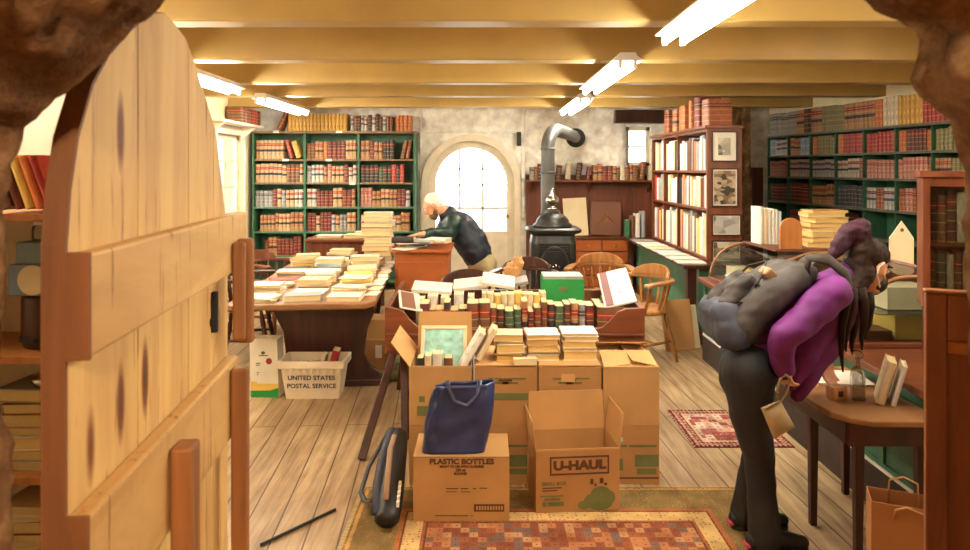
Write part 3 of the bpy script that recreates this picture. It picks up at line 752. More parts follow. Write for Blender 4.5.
# second desk behind the table
dk = thing('writing_desk', 'dark red-brown desk with white papers, in front of the green bookcase', 'desk', (-1.56, 7.75, 0))
MB().box(-1.98, -1.16, 7.45, 8.0, .80, .83).obj('desktop', M['mahog_h'], dk, True, bevel=.004)
MB().box(-1.95, -1.2, 7.50, 7.97, .45, .798).obj('body', M['mahog'], dk, True)
for x, y in ((-1.94,7.49),(-1.21,7.49),(-1.94,7.95),(-1.21,7.95)): MB().box(x-.03,x+.03,y-.0,y+.04,0,.7985).obj('leg', M['mahog'], dk, True)
for i, (x, y, w, d_, kk) in enumerate(((-1.75,7.7,.28,.2,'white'),(-1.42,7.66,.3,.21,'cream'),(-1.38,7.87,.24,.16,'white'))):
    flat_book(CV[kk], (.025+.012*i, d_, w), x, y, .8306, random.uniform(-.2,.2), f'{kk} book lying on the desk by the green bookcase, {ordn(i+1)} from the window', 'books on the writing desk')

# ---------------------------------------------------------------- orange-brown cabinet desk the man leans over
cb = thing('cabinet', 'orange-brown wooden cabinet strewn with papers, man leaning over it', 'cabinet', (-.57, 6.3, 0))
MB().box(-.80, -.33, 6.02, 6.62, .0, .855).obj('body', M['desk'], cb, True, bevel=.006)
MB().box(-.82, -.30, 5.99, 6.65, .856, .885).obj('top', M['desk'], cb, True, bevel=.006)
MB().box(-.78, -.37, 6.010, 6.021, .06, .78).obj('front_panel', M['desk'], cb, True, bevel=.008)
for i in range(9):
    x = -.78+.44*random.random(); y = 6.05+.05*i
    o = MB().box(-.09,.09,-.065,.065,0,.004).obj('paper_sheet', [CV['white'],CV['cream'],CV['grey'],CV['printed'],CV['black']][i % 5]); o.matrix_basis = T(x*.9-.06, y, .8856+.0045*i) @ R(random.uniform(-.8,.8))
    tag(o, f'{["white","cream","grey","printed","black"][i % 5]} sheet in the litter on the orange-brown cabinet, {ordn(i//5+1)} of its colour from the front', 'paper', 'papers on the cabinet')
for i, (x, y, kk, t_) in enumerate(((-.73,6.14,'black',.05),(-.55,6.12,'grey',.03),(-.42,6.15,'white',.04))):
    flat_book(CV[kk], (t_, .15, .2), x, y, .8856+.051, random.uniform(-.4,.4), f'{kk} book on the papers along the front of the orange-brown cabinet', 'books on the cabinet', face='spine')

# ---------------------------------------------------------------- captain's chairs
def make_chair(name, label, loc, rz, wd, group=None):
    t = thing(name, label, 'chair', loc, rz, group)
    n = 24; top = []; bot = []
    for i in range(n):
        a = 2*PI*i/n; r = .225*(1+.06*math.cos(4*a)); top.append((r*math.cos(a)*1.04, r*math.sin(a)))
    m = MB(); vs = []; fs = []
    for s_, z in ((.9,.405),(1,.42),(1,.435),(.94,.447),(.6,.440),(.2,.434)):
        vs += [(x*s_, y*s_, z) for x, y in top]
    for j in range(5):
        for i in range(n): q = (i+1) % n; fs.append((j*n+i, j*n+q, (j+1)*n+q, (j+1)*n+i))
    fs += [tuple(range(n))[::-1], tuple(range(5*n, 6*n))]
    m.add(vs, fs).obj('seat', wd, t, smooth=True)
    for sx in (-1, 1):
        for sy in (-1, 1):
            a = Vector((sx*.15, sy*.14, .41)); b_ = Vector((sx*.22, sy*.21, 0))
            pts = [a.lerp(b_, q) for q in (0,.15,.3,.36,.42,.6,.72,.76,.8,1)]
            MB().tube(pts, [.014,.02,.022,.014,.02,.023,.018,.024,.017,.012], 8).obj('leg', wd, t, smooth=True)
    for sx in (-1, 1): MB().tube([(sx*.19,-.17,.17),(sx*.19,0,.17),(sx*.19,.17,.17)], [.009,.015,.009], 8).obj('stretcher', wd, t, smooth=True)
    MB().tube([(-.19,0,.171),(0,0,.171),(.19,0,.171)], [.008,.014,.008], 8).obj('stretcher', wd, t, smooth=True)
    # bent arm rail: a U open to the front (+y), thicker low back
    rail = []
    for i in range(17):
        a = PI+PI*i/16; rail.append((.27*math.cos(a), .235*math.sin(a)-.0, .66))
    path = [(-.30,.20,.655),(-.285,.1,.66)]+rail+[(.285,.1,.66),(.30,.20,.655)]
    m = MB(); vs = []; fs = []; L = len(path)
    for i, p in enumerate(path):
        p = Vector(p); q = (Vector(path[min(i+1, L-1)])-Vector(path[max(i-1, 0)])).normalized(); s_ = Vector((q.y, -q.x, 0)); w = .032 if 2 < i < L-3 else .036
        vs += [p+s_*w, p+s_*w+Vector((0,0,.028)), p-s_*w+Vector((0,0,.028)), p-s_*w]
    for i in range(L-1):
        for q in range(4): fs.append((4*i+q, 4*i+(q+1) % 4, 4*i+4+(q+1) % 4, 4*i+4+q))
    fs += [(0,1,2,3), (4*L-4,4*L-3,4*L-2,4*L-1)]
    m.add(vs, fs).obj('arm_rail', wd, t, bevel=.008)
    m = MB(); vs = []; fs = []; sg = 14
    for i in range(sg+1):
        a = PI*1.16+PI*.68*i/sg; e = math.sin(PI*i/sg)
        for r_, z in ((.262,.689),(.262,.70+.085*e**.6),(.236,.705+.085*e**.6),(.228,.689)): vs.append((r_*math.cos(a)*1.0, r_*.88*math.sin(a), z))
    for i in range(sg):
        for q in range(4): fs.append((4*i+q, 4*i+(q+1) % 4, 4*i+4+(q+1) % 4, 4*i+4+q))
    fs += [(0,1,2,3), (4*sg,4*sg+1,4*sg+2,4*sg+3)]
    m.add(vs, fs).obj('crest_rail', wd, t, bevel=.006)
    for i in range(9):
        a = PI*1.04+PI*.92*i/8; top_ = Vector((.268*math.cos(a), .234*math.sin(a), .657)); b_ = Vector((.20*math.cos(a), .195*math.sin(a), .435))
        MB().tube([b_.lerp(top_, q) for q in (0,.2,.4,.5,.6,.8,1)], [.008,.014,.009,.015,.009,.014,.008], 8).obj('spindle', wd, t, smooth=True)
    for sx in (-1, 1):
        MB().tube([Vector((sx*.19,.12,.435)).lerp(Vector((sx*.289,.15,.657)), q) for q in (0,.25,.5,.75,1)], [.01,.016,.01,.016,.01], 8).obj('arm_post', wd, t, smooth=True)
    return t
ch = make_chair('captains_chair', 'honey-coloured captains chair standing before the green counter', (1.30, 5.72, 0), D(120), M['oakch'])
def chair(loc, rz, label, wd):
    c = dup(ch, loc, rz, label)
    for x in c.children: set_mat(x, wd)
chair((1.09, 6.42, 0), D(170), 'honey-coloured captains chair between the stove and the book trough', M['oakch'])
chair((-.12, 5.32, 0), D(185), 'dark captains chair tucked behind the book trough in front of the man', M['dkwood'])
chair((.36, 6.1, 0), D(170), 'dark captains chair behind the book trough, between the man and the stove', M['dkwood'])
chair((-2.12, 6.75, 0), D(-110), 'reddish captains chair at the window side of the long table', M['mahog'])
chair((-2.05, 5.85, 0), D(-80), 'dark captains chair beside the long table, nearest the pine door', M['dkwood'])

# ---------------------------------------------------------------- floor things on the left
def crate():
    x0, x1, y0, y1, h = -1.42, -.985, 4.70, 4.94, .27
    t = thing('mail_tote', 'whitish plastic postal crate of books in front of the long table', 'crate', ((x0+x1)/2, (y0+y1)/2, 0))
    s_ = .035
    lo = [(x0+s_,y0+s_),(x1-s_,y0+s_),(x1-s_,y1-s_),(x0+s_,y1-s_)]; hi = [(x0,y0),(x1,y0),(x1,y1),(x0,y1)]
    m = MB(); th = .006
    vs = [(x,y,.0) for x,y in lo]+[(x,y,h) for x,y in hi]
    cx_, cy_ = (x0+x1)/2, (y0+y1)/2
    ins = lambda x, y: (x+(th if x < cx_ else -th), y+(th if y < cy_ else -th))
    vs += [(*ins(x,y),h) for x,y in hi]+[(*ins(x,y),.006) for x,y in lo]
    fs = [(3,2,1,0),(12,13,14,15)]
    for a in (0,4,8):
        for i in range(4): q = (i+1) % 4; fs.append((a+i, a+q, a+4+q, a+4+i))
    m.add(vs, fs).obj('body', M['crate'], t, True)
    r = MB()
    for a in ((x0-.012,x1+.012,y0-.014,y0,h-.05,h),(x0-.012,x1+.012,y1,y1+.014,h-.05,h),(x0-.014,x0,y0,y1,h-.05,h),(x1,x1+.014,y0,y1,h-.05,h)): r.box(*a)
    r.obj('rim', M['crate'], t, True, bevel=.004)
    for i in range(9): x = x0+.03+i*(x1-x0-.06)/8; MB().box(x-.008, x+.008, y0-.006, y0-.0005, h-.085, h-.0505).obj('rib', M['crate'], t, True)
    for i, s_ in enumerate(('UNITED STATES', 'POSTAL SERVICE')): lettering(s_, .046, (cx_, y0+.0118+.0076*i, .152-.058*i), M['printb'], t, tilt=D(7.4))
    return t
def lettering(s_, size, at, mat, parent, rz=0, tilt=0, align='CENTER', name='lettering', sx=1.0, bold=.0012):
    cu = bpy.data.curves.new('lettering', 'FONT'); cu.body = s_; cu.size = size; cu.align_x = align; cu.align_y = 'CENTER'; cu.offset = bold; cu.resolution_u = 3
    tmp = bpy.data.objects.new('tmp', cu); C.objects.link(tmp)
    dg = bpy.context.evaluated_depsgraph_get(); me = bpy.data.meshes.new_from_object(tmp.evaluated_get(dg))
    bpy.data.objects.remove(tmp); bpy.data.curves.remove(cu)
    me.materials.clear()
    me.transform(T(*at) @ R(rz) @ R(PI/2+tilt, 'X') @ Matrix.Diagonal((sx,1,1,1)) @ T(0,0,.0035))
    return link(name, me, mat, parent, True)
crate()
for i, (x, t_, kk, a) in enumerate(((-1.345,.05,'cream',0),(-1.293,.045,'printed',0),(-1.247,.04,'tan',0),(-1.205,.035,'yellow',0))):
    book(CV[kk], (t_, .13, .21), T(x, 4.757, .02) @ R(0), f'{kk} book standing in the postal crate, {ordn(i+1)} from its window end', 'books in the postal crate')
book(CV['red'], (.05, .13, .25), T(-1.10, 4.745, .085) @ R(D(14), 'Y') @ R(.1), 'red-covered book leaning out of the postal crate')
book(CV['cream'], (.028, .10, .23), T(-1.172, 4.775, .065) @ R(D(10), 'Y') @ R(.0), 'cream paperback leaning against the red book in the postal crate')
def carrier():
    t = thing('carrier_bag', 'tall white printed shopping bag with yellow and green foot beside the postal crate', 'bag', (-1.54, 4.82, 0), D(-4))
    w, dp, h = .20, .11, .41
    m = MB()
    vs = [(-w/2,-dp/2,0),(w/2,-dp/2,0),(w/2,dp/2,0),(-w/2,dp/2,0),(-w/2-.01,-dp/2,h),(w/2-.01,-dp/2-.005,h),(w/2-.01,dp/2,h),(-w/2-.012,dp/2,h)]
    vi = [(x*.97, y*.95, max(z, .004)) for x, y, z in vs]
    m.add(vs+vi, [(3,2,1,0),(0,1,5,4),(1,2,6,5),(2,3,7,6),(3,0,4,7),(8,9,10,11),(12,13,9,8),(13,14,10,9),(14,15,11,10),(15,12,8,11),(4,5,13,12),(5,6,14,13),(6,7,15,14),(7,4,12,15)]).obj('body', M['paper'], t)
    MB().add([(-w/2+.001,-dp/2-.0015,.0),(w/2-.001,-dp/2-.0015,0),(w/2-.001,-dp/2-.0018,.07),(w/2-.06,-dp/2-.0018,.05),(-w/2+.001,-dp/2-.0018,.045)], [(0,1,2,3,4)]).obj('green_band', M['greenbox'], t)
    MB().add([(-w/2+.001,-dp/2-.0010,.04),(w/2-.001,-dp/2-.001,.04),(w/2-.002,-dp/2-.0012,.10),(-w/2+.001,-dp/2-.0012,.11)], [(0,1,2,3)]).obj('yellow_band', CV['yellow'], t)
    m = MB().prism([(.032+.022*math.cos(a), .255+.022*math.sin(a)) for a in [2*PI*i/16 for i in range(16)]], -dp/2-.0055, -dp/2-.003, 'y')
    m.obj('red_roundel', CV['red'], t)
    m = MB().prism([(-.01+.016*math.cos(a), .312+.012*math.sin(a)) for a in [2*PI*i/6 for i in range(6)]], -dp/2-.0055, -dp/2-.004, 'y')
    for z, a, b_ in ((.29,-.04,.025),(.235,-.06,-.03),(.222,-.06,-.035),(.17,-.055,-.04),(.155,-.055,-.045)): m.box(a, b_, -dp/2-.005, -dp/2-.0035, z, z+.007)
    m.obj('emblem', M['printg'], t)
    m = MB().tube([(-.05,-.03,h-.03),(-.045,-.02,h+.004),(-.01,-.015,h+.012),(.03,-.02,h+.004),(.035,-.03,h-.03)], .0035, 6); m.obj('handle', M['white'], t, smooth=True)
carrier()
# cardboard box and crumpled green bag under the table's aisle side
# ---------------------------------------------------------------- cardboard boxes
def carton(label, x, y, z, w, d, h, rz=0, mat=None, flaps=None, open_=False, group=None, lens={}):
    """front bottom left corner of the box at x, y; w across, d away, h up"""
    mat = mat or M['card']
    t = thing('cardboard_box', label, 'box', (x, y, z), rz, group)
    th = .005
    if open_:
        m = MB().box(0,w,0,th,0,h).box(0,w,d-th,d,0,h).box(0,th,th,d-th,0,h).box(w-th,w,th,d-th,0,h).box(th,w-th,th,d-th,0,th)
    else:
        m = MB().box(0,w,0,d,0,h)
    m.obj('body', mat, t, bevel=.002)
    for which, ang in (flaps or {}).items():
        a = D(ang); L = lens.get(which, (d/2 if which in 'fb' else min(w/2, d/2))-.004)
        if which == 'f': o_, ax_, up_ = Vector((0,0,h)), Vector((1,0,0)), Vector((0,math.cos(a),math.sin(a))); W_ = w
        if which == 'b': o_, ax_, up_ = Vector((0,d,h)), Vector((1,0,0)), Vector((0,-math.cos(a),math.sin(a))); W_ = w
        if which == 'l': o_, ax_, up_ = Vector((0,0,h)), Vector((0,1,0)), Vector((math.cos(a),0,math.sin(a))); W_ = d
        if which == 'r': o_, ax_, up_ = Vector((w,0,h)), Vector((0,1,0)), Vector((-math.cos(a),0,math.sin(a))); W_ = d
        nrm = ax_.cross(up_).normalized()*.0035
        e = .004
        q = [o_+ax_*e, o_+ax_*(W_-e), o_+ax_*(W_-e-.006)+up_*L, o_+ax_*(e+.006)+up_*L]
        if ang < 5: q = [p+Vector((0,0,.0035+(.003 if which in 'fb' else 0))) for p in q]
        MB().add([p for p in q]+[p+nrm for p in q], [(0,1,2,3),(7,6,5,4),(0,4,5,1),(1,5,6,2),(2,6,7,3),(3,7,4,0)]).obj('flap', M['cardin'], t)
    return t
def frame_mark(t, x0, x1, z0, z1, mat, th=.004, y=-.0012):
    m = MB()
    for a in ((x0,x1,z0,z0+th),(x0,x1,z1-th,z1),(x0,x0+th,z0+th,z1-th),(x1-th,x1,z0+th,z1-th)): m.box(a[0],a[1],y-.0006,y,a[2],a[3])
    return m.obj('printed_frame', mat, t)
def marks(t, rects, mat, y=-.0012, name='print'):
    m = MB()
    for x0, x1, z0, z1 in rects: m.box(x0, x1, y-.0006, y, z0, z1)
    return m.obj(name, mat, t)
def local_text(t, s_, size, x, z, mat, sx=1.0, bold=.0012):
    p = t.matrix_basis @ Vector((x, 0, z))
    return lettering(s_, size, tuple(p), mat, t, rz=t.rotation_euler.z, sx=sx, bold=bold)
RUGZ = .0095
# front box with the blue bag on it
b1 = carton('tan cardboard box at the front, PLASTIC BOTTLES printed on it, carrying the blue bag', -.325, 3.07, RUGZ, .435, .27, .293, 0, M['card'])
local_text(b1, 'PLASTIC BOTTLES', .033, .22, .270, M['print'], 1.1, .0018)
local_text(b1, 'READY TO USE WITH CLOSURES', .0135, .22, .248, M['print'])
local_text(b1, '250 ml', .016, .215, .232, M['print']); local_text(b1, 'ROUND', .016, .215, .216, M['print'])
marks(b1, [(.15,.205,.146,.15),(.215,.25,.146,.15),(.27,.285,.146,.15),(.30,.335,.148,.152),(.15,.2,.132,.135),(.215,.26,.132,.135)], M['print'])
marks(b1, [(.275,.412,.044,.078)], M['print']); marks(b1, [(.285+.0125*i,.293+.0125*i,.052,.07) for i in range(10)], M['card'], y=-.0020)
marks(b1, [(.10,.25,.024,.028),(.26,.27,.024,.028)], M['print']); marks(b1, [(.0,.435,.2895,.2905)], M['print'])
# the U-HAUL box
b2 = carton('open brown moving box with U-HAUL lettering and raised flaps, standing on the rug', .235, 3.14, RUGZ, .395, .27, .285, D(5), M['card2'], {'b': 90.5, 'r': 97, 'l': 96, 'f': -80}, True, lens={'b': .19, 'r': .16, 'l': .13})
local_text(b2, 'U-HAUL', .056, .205, .215, M['print'], 1.22, .0035)
frame_mark(b2, .065, .345, .172, .258, M['print'], .008)
local_text(b2, 'SMALL BOX', .022, .085, .135, M['printg']); marks(b2, [(.03,.12,.112,.117),(.03,.10,.100,.105)], M['print'])
local_text(b2, 'MOVING', .018, .075, .062, M['printg']); marks(b2, [(.02,.13,.074,.08),(.03,.05,.03,.05),(.055,.13,.03,.05)], M['printg'])
m = MB()
for x, z, r_, s_ in ((.27,.05,.045,.7),(.305,.075,.05,.8),(.34,.06,.035,1.0),(.225,.03,.03,.7),(.30,.03,.06,.45)): m.prism([(x+r_*math.cos(a), z+r_*s_*math.sin(a)) for a in [2*PI*i/14 for i in range(14)]], -.0019-.0002*x, -.0012, 'y')
m.obj('printed_tree', M['printg'], b2)
marks(b2, [(.255,.27,.125,.15),(.275,.285,.115,.128),(.30,.318,.128,.152),(.322,.335,.118,.13)], M['print'])
# things in the U-HAUL box
for i, (dx, dy, kk, t_) in enumerate(((.07,.10,'cream',.05),(.17,.12,'white',.04),(.27,.12,'cream',.04))):
    p = T(.235,3.14,0) @ R(D(5)) @ Vector((dx+.01, .135, 0))
    flat_book(CV[kk], (t_+.08, .09, .19), p.x, p.y, RUGZ+.006, D(95), f'{kk} block of papers deep in the open U-HAUL box, {ordn(i+1)} from its bottle-box side', 'papers in the moving box')
# the stacked row behind
row2 = [(-.385, 'l'), (-.052, 'm'), (.272, 'n'), (.600, 'r')]
for (x, q), lab in zip(row2, ('brown cardboard box on the floor behind the PLASTIC BOTTLES box, under the open one','brown cardboard box on the floor between the PLASTIC BOTTLES and U-HAUL boxes','brown cardboard box on the floor directly behind the U-HAUL box','brown cardboard box on the floor at the counter end, green print and teal sticker')):
    t = carton(lab, x, 3.45, .001, .318 if q != 'r' else .285, .40, .296, 0, M['card2'])
    marks(t, [(.05,.12,.19,.20),(.13,.27,.19,.20),(.03,.10,.07,.13),(.16,.28,.09,.15),(.17,.27,.05,.08)], M['printg'])
    if q == 'r':
        marks(t, [(.03,.10,.215,.238)], M['teal'], y=-.002); marks(t, [(.03,.28,.028,.036)], M['print'])
lab2 = ('open cardboard box heaped with framed prints, one flap up beside the trough leg','brown cardboard box on the upper row behind the blue bag, books on its lid','brown cardboard box above the U-HAUL box, white-topped pile of books on its lid','plain brown cardboard box on the upper row at the counter end, lid flaps half open')
for (x, q), lab in zip(row2, lab2):
    fl = {'l': {'l': 128, 'f': -86, 'b': 95}, 'm': {'l': 0, 'r': 0, 'f': 1, 'b': 1}, 'n': {'l': 0, 'r': 0, 'f': 1, 'b': 1}, 'r': {'f': 10, 'b': 22, 'l': 6, 'r': 12}}[q]
    t = carton(lab, x, 3.45, .298, .318 if q != 'r' else .285, .40, .296, 0, M['card'] if q in 'lr' else M['card2'], fl, q in 'lr')
    if q in 'mn':
        marks(t, [(.07,.14,.235,.243),(.145,.26,.235,.243),(.10,.22,.212,.222),(.1,.27,.13,.165),(.05,.085,.12,.15)], M['printg'])
        marks(t, [(.12,.19,.225,.235),(.14,.17,.21,.222)], M['print'])
    if q == 'n': marks(t, [(.115,.185,.222,.262)], M['cardin'], y=-.002)
    if q == 'l': marks(t, [(.04,.10,.05,.10),(.12,.16,.06,.09),(.05,.08,.12,.15)], M['printg'])
TOP = .298+.296
# framed prints and a white box in the open box
t = thing('picture_frame', 'cream-framed print of turquoise water standing in the open cardboard box', 'picture', (-.22, 3.62, .45))
FX = T(-.225, 3.62, .47) @ R(D(-30), 'X')
m = MB()
for a in ((-.125,.125,0,.02),(-.125,.125,.28,.30),(-.125,-.105,.02,.28),(.105,.125,.02,.28)): m.box(a[0],a[1],-.012,.012,a[2],a[3],FX)
m.obj('frame', CV['cream'], t, True, bevel=.003)
MB().box(-.105,.105,-.004,.004,.02,.28,FX).obj('print', M['teal'], t, True)
for i, (x, w, kk) in enumerate(((-.335,.035,'black'),(-.293,.035,'cream'),(-.245,.05,'white'),(-.19,.045,'brown'))):
    book(CV[kk], (w, .09, .17+.012*(i % 3)), T(x, 3.50, .455) @ R(0), f'{kk} book standing {ordn(i+1)} from the raised flap in the open box of prints', 'books in the box of prints')
# stacks on the lids
def pile(items, x, y, z, who, face='fore', jit=.005, pages=None):
    for i, (kk, t_, d_, h_, yaw) in enumerate(items):
        flat_book(CV[kk], (t_, d_, h_), x+random.uniform(-jit,jit), y+random.uniform(-jit,jit), z, yaw, f'{kk} book, {ordn(i+1)} up in {who}', 'books on the cardboard boxes', pages or M['ivory'], face); z += t_+.0008
    return z
zt = TOP+.0115
pile([('yellow',.025,.15,.14,.05),('black',.015,.16,.15,-.08),('cream',.045,.17,.145,.05),('black',.010,.15,.14,.08),('cream',.036,.15,.15,-.05)], .125, 3.60, zt, 'the pile behind the blue bag')
pile([('white',.03,.17,.165,.03),('black',.012,.17,.165,0),('cream',.034,.17,.16,.0),('tan',.03,.17,.165,-.04),('white',.024,.18,.172,.03)], .305, 3.62, zt, 'the pile above the U-HAUL lettering')
pile([('cream',.05,.18,.175,0),('white',.012,.18,.175,.02),('cream',.036,.18,.175,-.02),('white',.024,.18,.18,.03),('white',.014,.19,.185,.0)], .495, 3.62, zt, 'the pile on the plain box side of the upper row')
flat_book(CV['cream'], (.03,.05,.12), .205, 3.475, zt, .1, 'cream paperback lying in front of the pile behind the blue bag', face='fore')
book(CV['printed'], (.035, .16, .275), T(-.15, 3.50, .515) @ R(D(30), 'Y'), 'pale hardback with printed jacket leaning on the box beside the turquoise print')
book(CV['cream'], (.03, .15, .18), T(-.036, 3.50, zt+.010) @ R(D(30), 'Y'), 'cream book leaning under the printed hardback on the cardboard boxes')
# navy tote
def tote():
    t = thing('tote_bag', 'shiny navy blue tote bag standing on the PLASTIC BOTTLES box', 'bag', (-.125, 3.155, RUGZ+.2935), D(3))
    n = 64; rows = 26; vs = []; fs = []
    for j in range(rows+1):
        z = .31*j/rows
        for i in range(n):
            a = 2*PI*i/n; f = j/rows
            wx = .145+.012*math.sin(f*3)-.008*f; wy = .055*(1-.55*f)+.01
            ce, se = math.cos(a), math.sin(a)
            x = wx*(abs(ce)**.45)*(1 if ce > 0 else -1); y = wy*(abs(se)**.5)*(1 if se > 0 else -1)
            w = .022*noise.noise((x*13, y*9+5, z*6))+.014*noise.noise((x*30, 2, z*15)); x += .05*f-.02
            y += w*(1 if se > 0 else -1)*min(1, f*3+.1)-.02*f; x += .006*noise.noise((z*12, a, 0))
            zz = z+(.012*math.cos(a)+.008*noise.noise((x*12, 0, 1)))*(f > .95)
            vs.append((x, y, zz))
    for j in range(rows):
        for i in range(n): q = (i+1) % n; fs.append((j*n+i, j*n+q, (j+1)*n+q, (j+1)*n+i))
    fs.append(tuple(range(n))[::-1])
    o = MB().add(vs, fs).obj('bag_body', M['navy'], t, smooth=True); s_ = o.modifiers.new('cloth', 'SOLIDIFY'); s_.thickness = .003; s_.offset = -1
    for y in (-.045,):
        m = MB().tube([(-.05,y,.33),(-.045,y-.01,.30),(-.02,y-.022,.24),(.04,y-.024,.22),(.09,y-.018,.27),(.10,y-.005,.33)] if y < 0 else [(-.05,y,.33),(-.04,y,.37),(.03,y-.01,.385),(.09,y,.365),(.10,y,.33)], .011, 8, flat=.25, up=(0,1,0)); m.obj('handle', M['navy'], t, smooth=True)
tote()
# black instrument bag leaning by the trough legs
def gigbag():
    t = thing('tripod_bag', 'long black padded carrying bag leaning against the trough legs on the rug edge', 'bag', (-.42, 3.0, .01))
    p0 = Vector((-.43, 2.97, .055)); p1 = Vector((-.455, 3.58, .22)); d_ = (p1-p0)
    path = [p0+d_*q for q in (0,.03,.2,.5,.8,.95,1)]
    MB().tube(path, [.04,.055,.062,.060,.055,.048,.03], 14, flat=.8).obj('body', M['black'], t, True, smooth=True)
    MB().tube([p0+d_*.04+Vector((-.048,0,.02)), p0+d_*.3+Vector((-.06,0,.03)), p0+d_*.62+Vector((-.055,0,.035)), p0+d_*.95+Vector((-.03,0,.03))], .024, 10, flat=.5).obj('side_pocket', M['bluegrey'], t, True, smooth=True)
    MB().tube([p0+d_*.1+Vector((-.01,0,.055)), p0+d_*.3+Vector((-.01,-.02,.09)), p0+d_*.55+Vector((-.015,-.01,.10)), p0+d_*.8+Vector((-.01,0,.06))], .013, 8, flat=.3).obj('grab_handle', M['tan'], t, True, smooth=True)
    MB().tube([p0+d_*.95+Vector((-.05,0,.02)), p0+d_*.7+Vector((-.13,-.02,-.05)), p0+d_*.5+Vector((-.15,-.03,-.08)), p0+d_*.35+Vector((-.12,-.02,-.06)), p0+d_*.2+Vector((-.08,0,0))], .012, 8, flat=.3).obj('shoulder_strap', M['black'], t, True, smooth=True)
    q = d_.normalized(); m = MB()
    for i in range(5): c_ = p0+d_*(.13+.05*i)+Vector((.046,-.03,.036)); m.cbox(c_, (.012,.016,.022+.004*(i % 2)))
    m.obj('white_lettering', M['white'], t, True)
gigbag()
t = thing('cardboard_box', 'small cardboard box half under the aisle side of the long table', 'box', (-.93, 5.35, 0))
MB().box(-1.02,-.74,5.4,5.66,.001,.24).obj('body', M['card2'], t, True, bevel=.003)
MB().box(-1.02,-.74,5.4,5.525,.2405,.244).obj('flap', M['cardin'], t, True); MB().box(-.87,-.82,5.3985,5.3995,.1,.2).obj('sticker', M['paper'], t, True)
t = MB().box(-1.0,-.74,5.42,5.64,.2445,.40).obj('cardboard_box', M['card'], bevel=.003, loc=(-.87,5.53,.2445)); tag(t, 'pale cardboard carton stacked on the small box by the long table', 'box')
vs = MB(); vs.ell((-.66,5.16,.085),(.10,.10,.085)); o = vs.obj('crumpled_bag', plain('olive_film', (96,104,70), .4, var=.4, scale=20, bump=.6), smooth=True, loc=(-.66,5.16,0))
for vtx in o.data.vertices: vtx.co *= 1+.18*noise.noise(vtx.co*22); vtx.co.z = max(vtx.co.z, .001)
tag(o, 'crumpled olive plastic bag on the floor beside the trestle foot', 'bag')
o = MB().rod((-.95,2.88,.008),(-.70,3.18,.008),.007).obj('black_rod', M['blacklug'], loc=(-.83,3.03,.0)); tag(o, 'thin black rod lying on the bare floorboards beyond the pine door', 'rod')
# ---------------------------------------------------------------- book trough with scrolled ends
tr = thing('book_trough', 'mahogany book trough with scrolled front board on splayed dark legs behind the cardboard boxes', 'trough', (.19, 4.4, 0))
x0, x1, yf = -.60, .955, 4.06
pts = [(x0,.49),(x1,.49),(x1,.77),(x1-.11,.765),(x1-.16,.745),(x1-.20,.70),(x1-.25,.655),(x1-.33,.64),(x0+.28,.64),(x0+.2,.655),(x0+.15,.70),(x0+.11,.75),(x0+.05,.77),(x0,.775)]
MB().prism(pts, yf, yf+.028, 'y').obj('front_board', M['mahog_h'], tr, True, bevel=.004)
MB().box(x0+.01, x1-.01, yf-.012, yf-.0005, .60, .618).obj('moulding', M['mahog_h'], tr, True, bevel=.004)
for x in (x0, x1-.028):
    MB().prism([(yf+.0285,.49),(4.86,.49),(4.86,.80),(4.3,.775),(yf+.0285,.77)], x, x+.028, 'x').obj('end_board', M['mahog'], tr, True, bevel=.003)
MB().box(x0+.0285, x1-.0285, yf+.0285, 4.86, .50, .525).obj('bottom_board', M['mahog_h'], tr, True)
MB().box(x0+.0285, x1-.0285, 4.83, 4.86, .5255, .74).obj('back_board', M['mahog_h'], tr, True)
for (a, b_) in (((-.55,4.06,.49),(-.68,3.74,.0)),((-.50,4.20,.49),(-.47,4.02,.0)),((.9,4.08,.49),(.96,3.99,0)),((-.55,4.8,.49),(-.62,4.95,0)),((.9,4.8,.49),(.97,4.95,0))):
    MB().bar(a, b_, .045, .045, up=(0,1,0)).obj('leg', M['dkwood'], tr, True, bevel=.004)
MB().bar((-.50,4.22,.2),(.88,4.22,.2),.03,.06).obj('stretcher', M['dkwood'], tr, True)
# old leather books, spines to the front
x = x0+.20; n = 0
TB = [('brown',3),('dark brown',2.5),('rust',2),('maroon',1.5),('tan',1.6),('green',1),('dark red',1.2),('grey',.6),('black',.8)]
while x < .66:
    t_ = random.uniform(.032, .058); h = random.uniform(.20, .265); k = wchoice(TB)
    if .60 < x: k = 'maroon'; t_ = .05; h = .235
    n += 1
    if n in (7, 8): k = 'brown'; t_ = .07; h = .25
    o = volume('book', k, (t_, .15, h), T(x+t_/2, yf+.10+random.uniform(0,.02), .5258), f'{k} leather book, {ordn(n)} from the pine-door end of the front row in the trough', 'leather books in the trough')
    p = bpy.data.objects.new('page_block', unit_pages(M['cream'])); C.objects.link(p); p.parent = o; p.location = (0, .03, .022)
    x += t_+.0025
b_ = book(BK['brown'], (.17, .16, .225), T(.775, yf+.11, .5258), 'broad brown leather folio closing the front row of the trough')
x = -.02; n = 0
while x < .36:
    t_ = random.uniform(.03, .045); n += 1
    book(CV['cream' if n % 3 else 'yellow'], (t_, .14, .25+random.uniform(-.012,.012)), T(x+t_/2, 4.36, .545), f'{"cream" if n % 3 else "yellowish"} book, {ordn(n)} from the man\'s side of the second row in the trough', 'cream books in the trough'); x += t_+.003
for i, (x, w, kk, h) in enumerate(((-.42,.05,'cream',.22),(-.34,.06,'white',.24),(-.26,.05,'cream',.23),(-.17,.06,'white',.25),(-.09,.04,'printed',.24))):
    book(CV[kk], (w, .15, h), T(x, 4.36, .545), f'{kk} book, {ordn(i+1)} from the pine-door end of the second row in the trough', 'pale books in the trough')
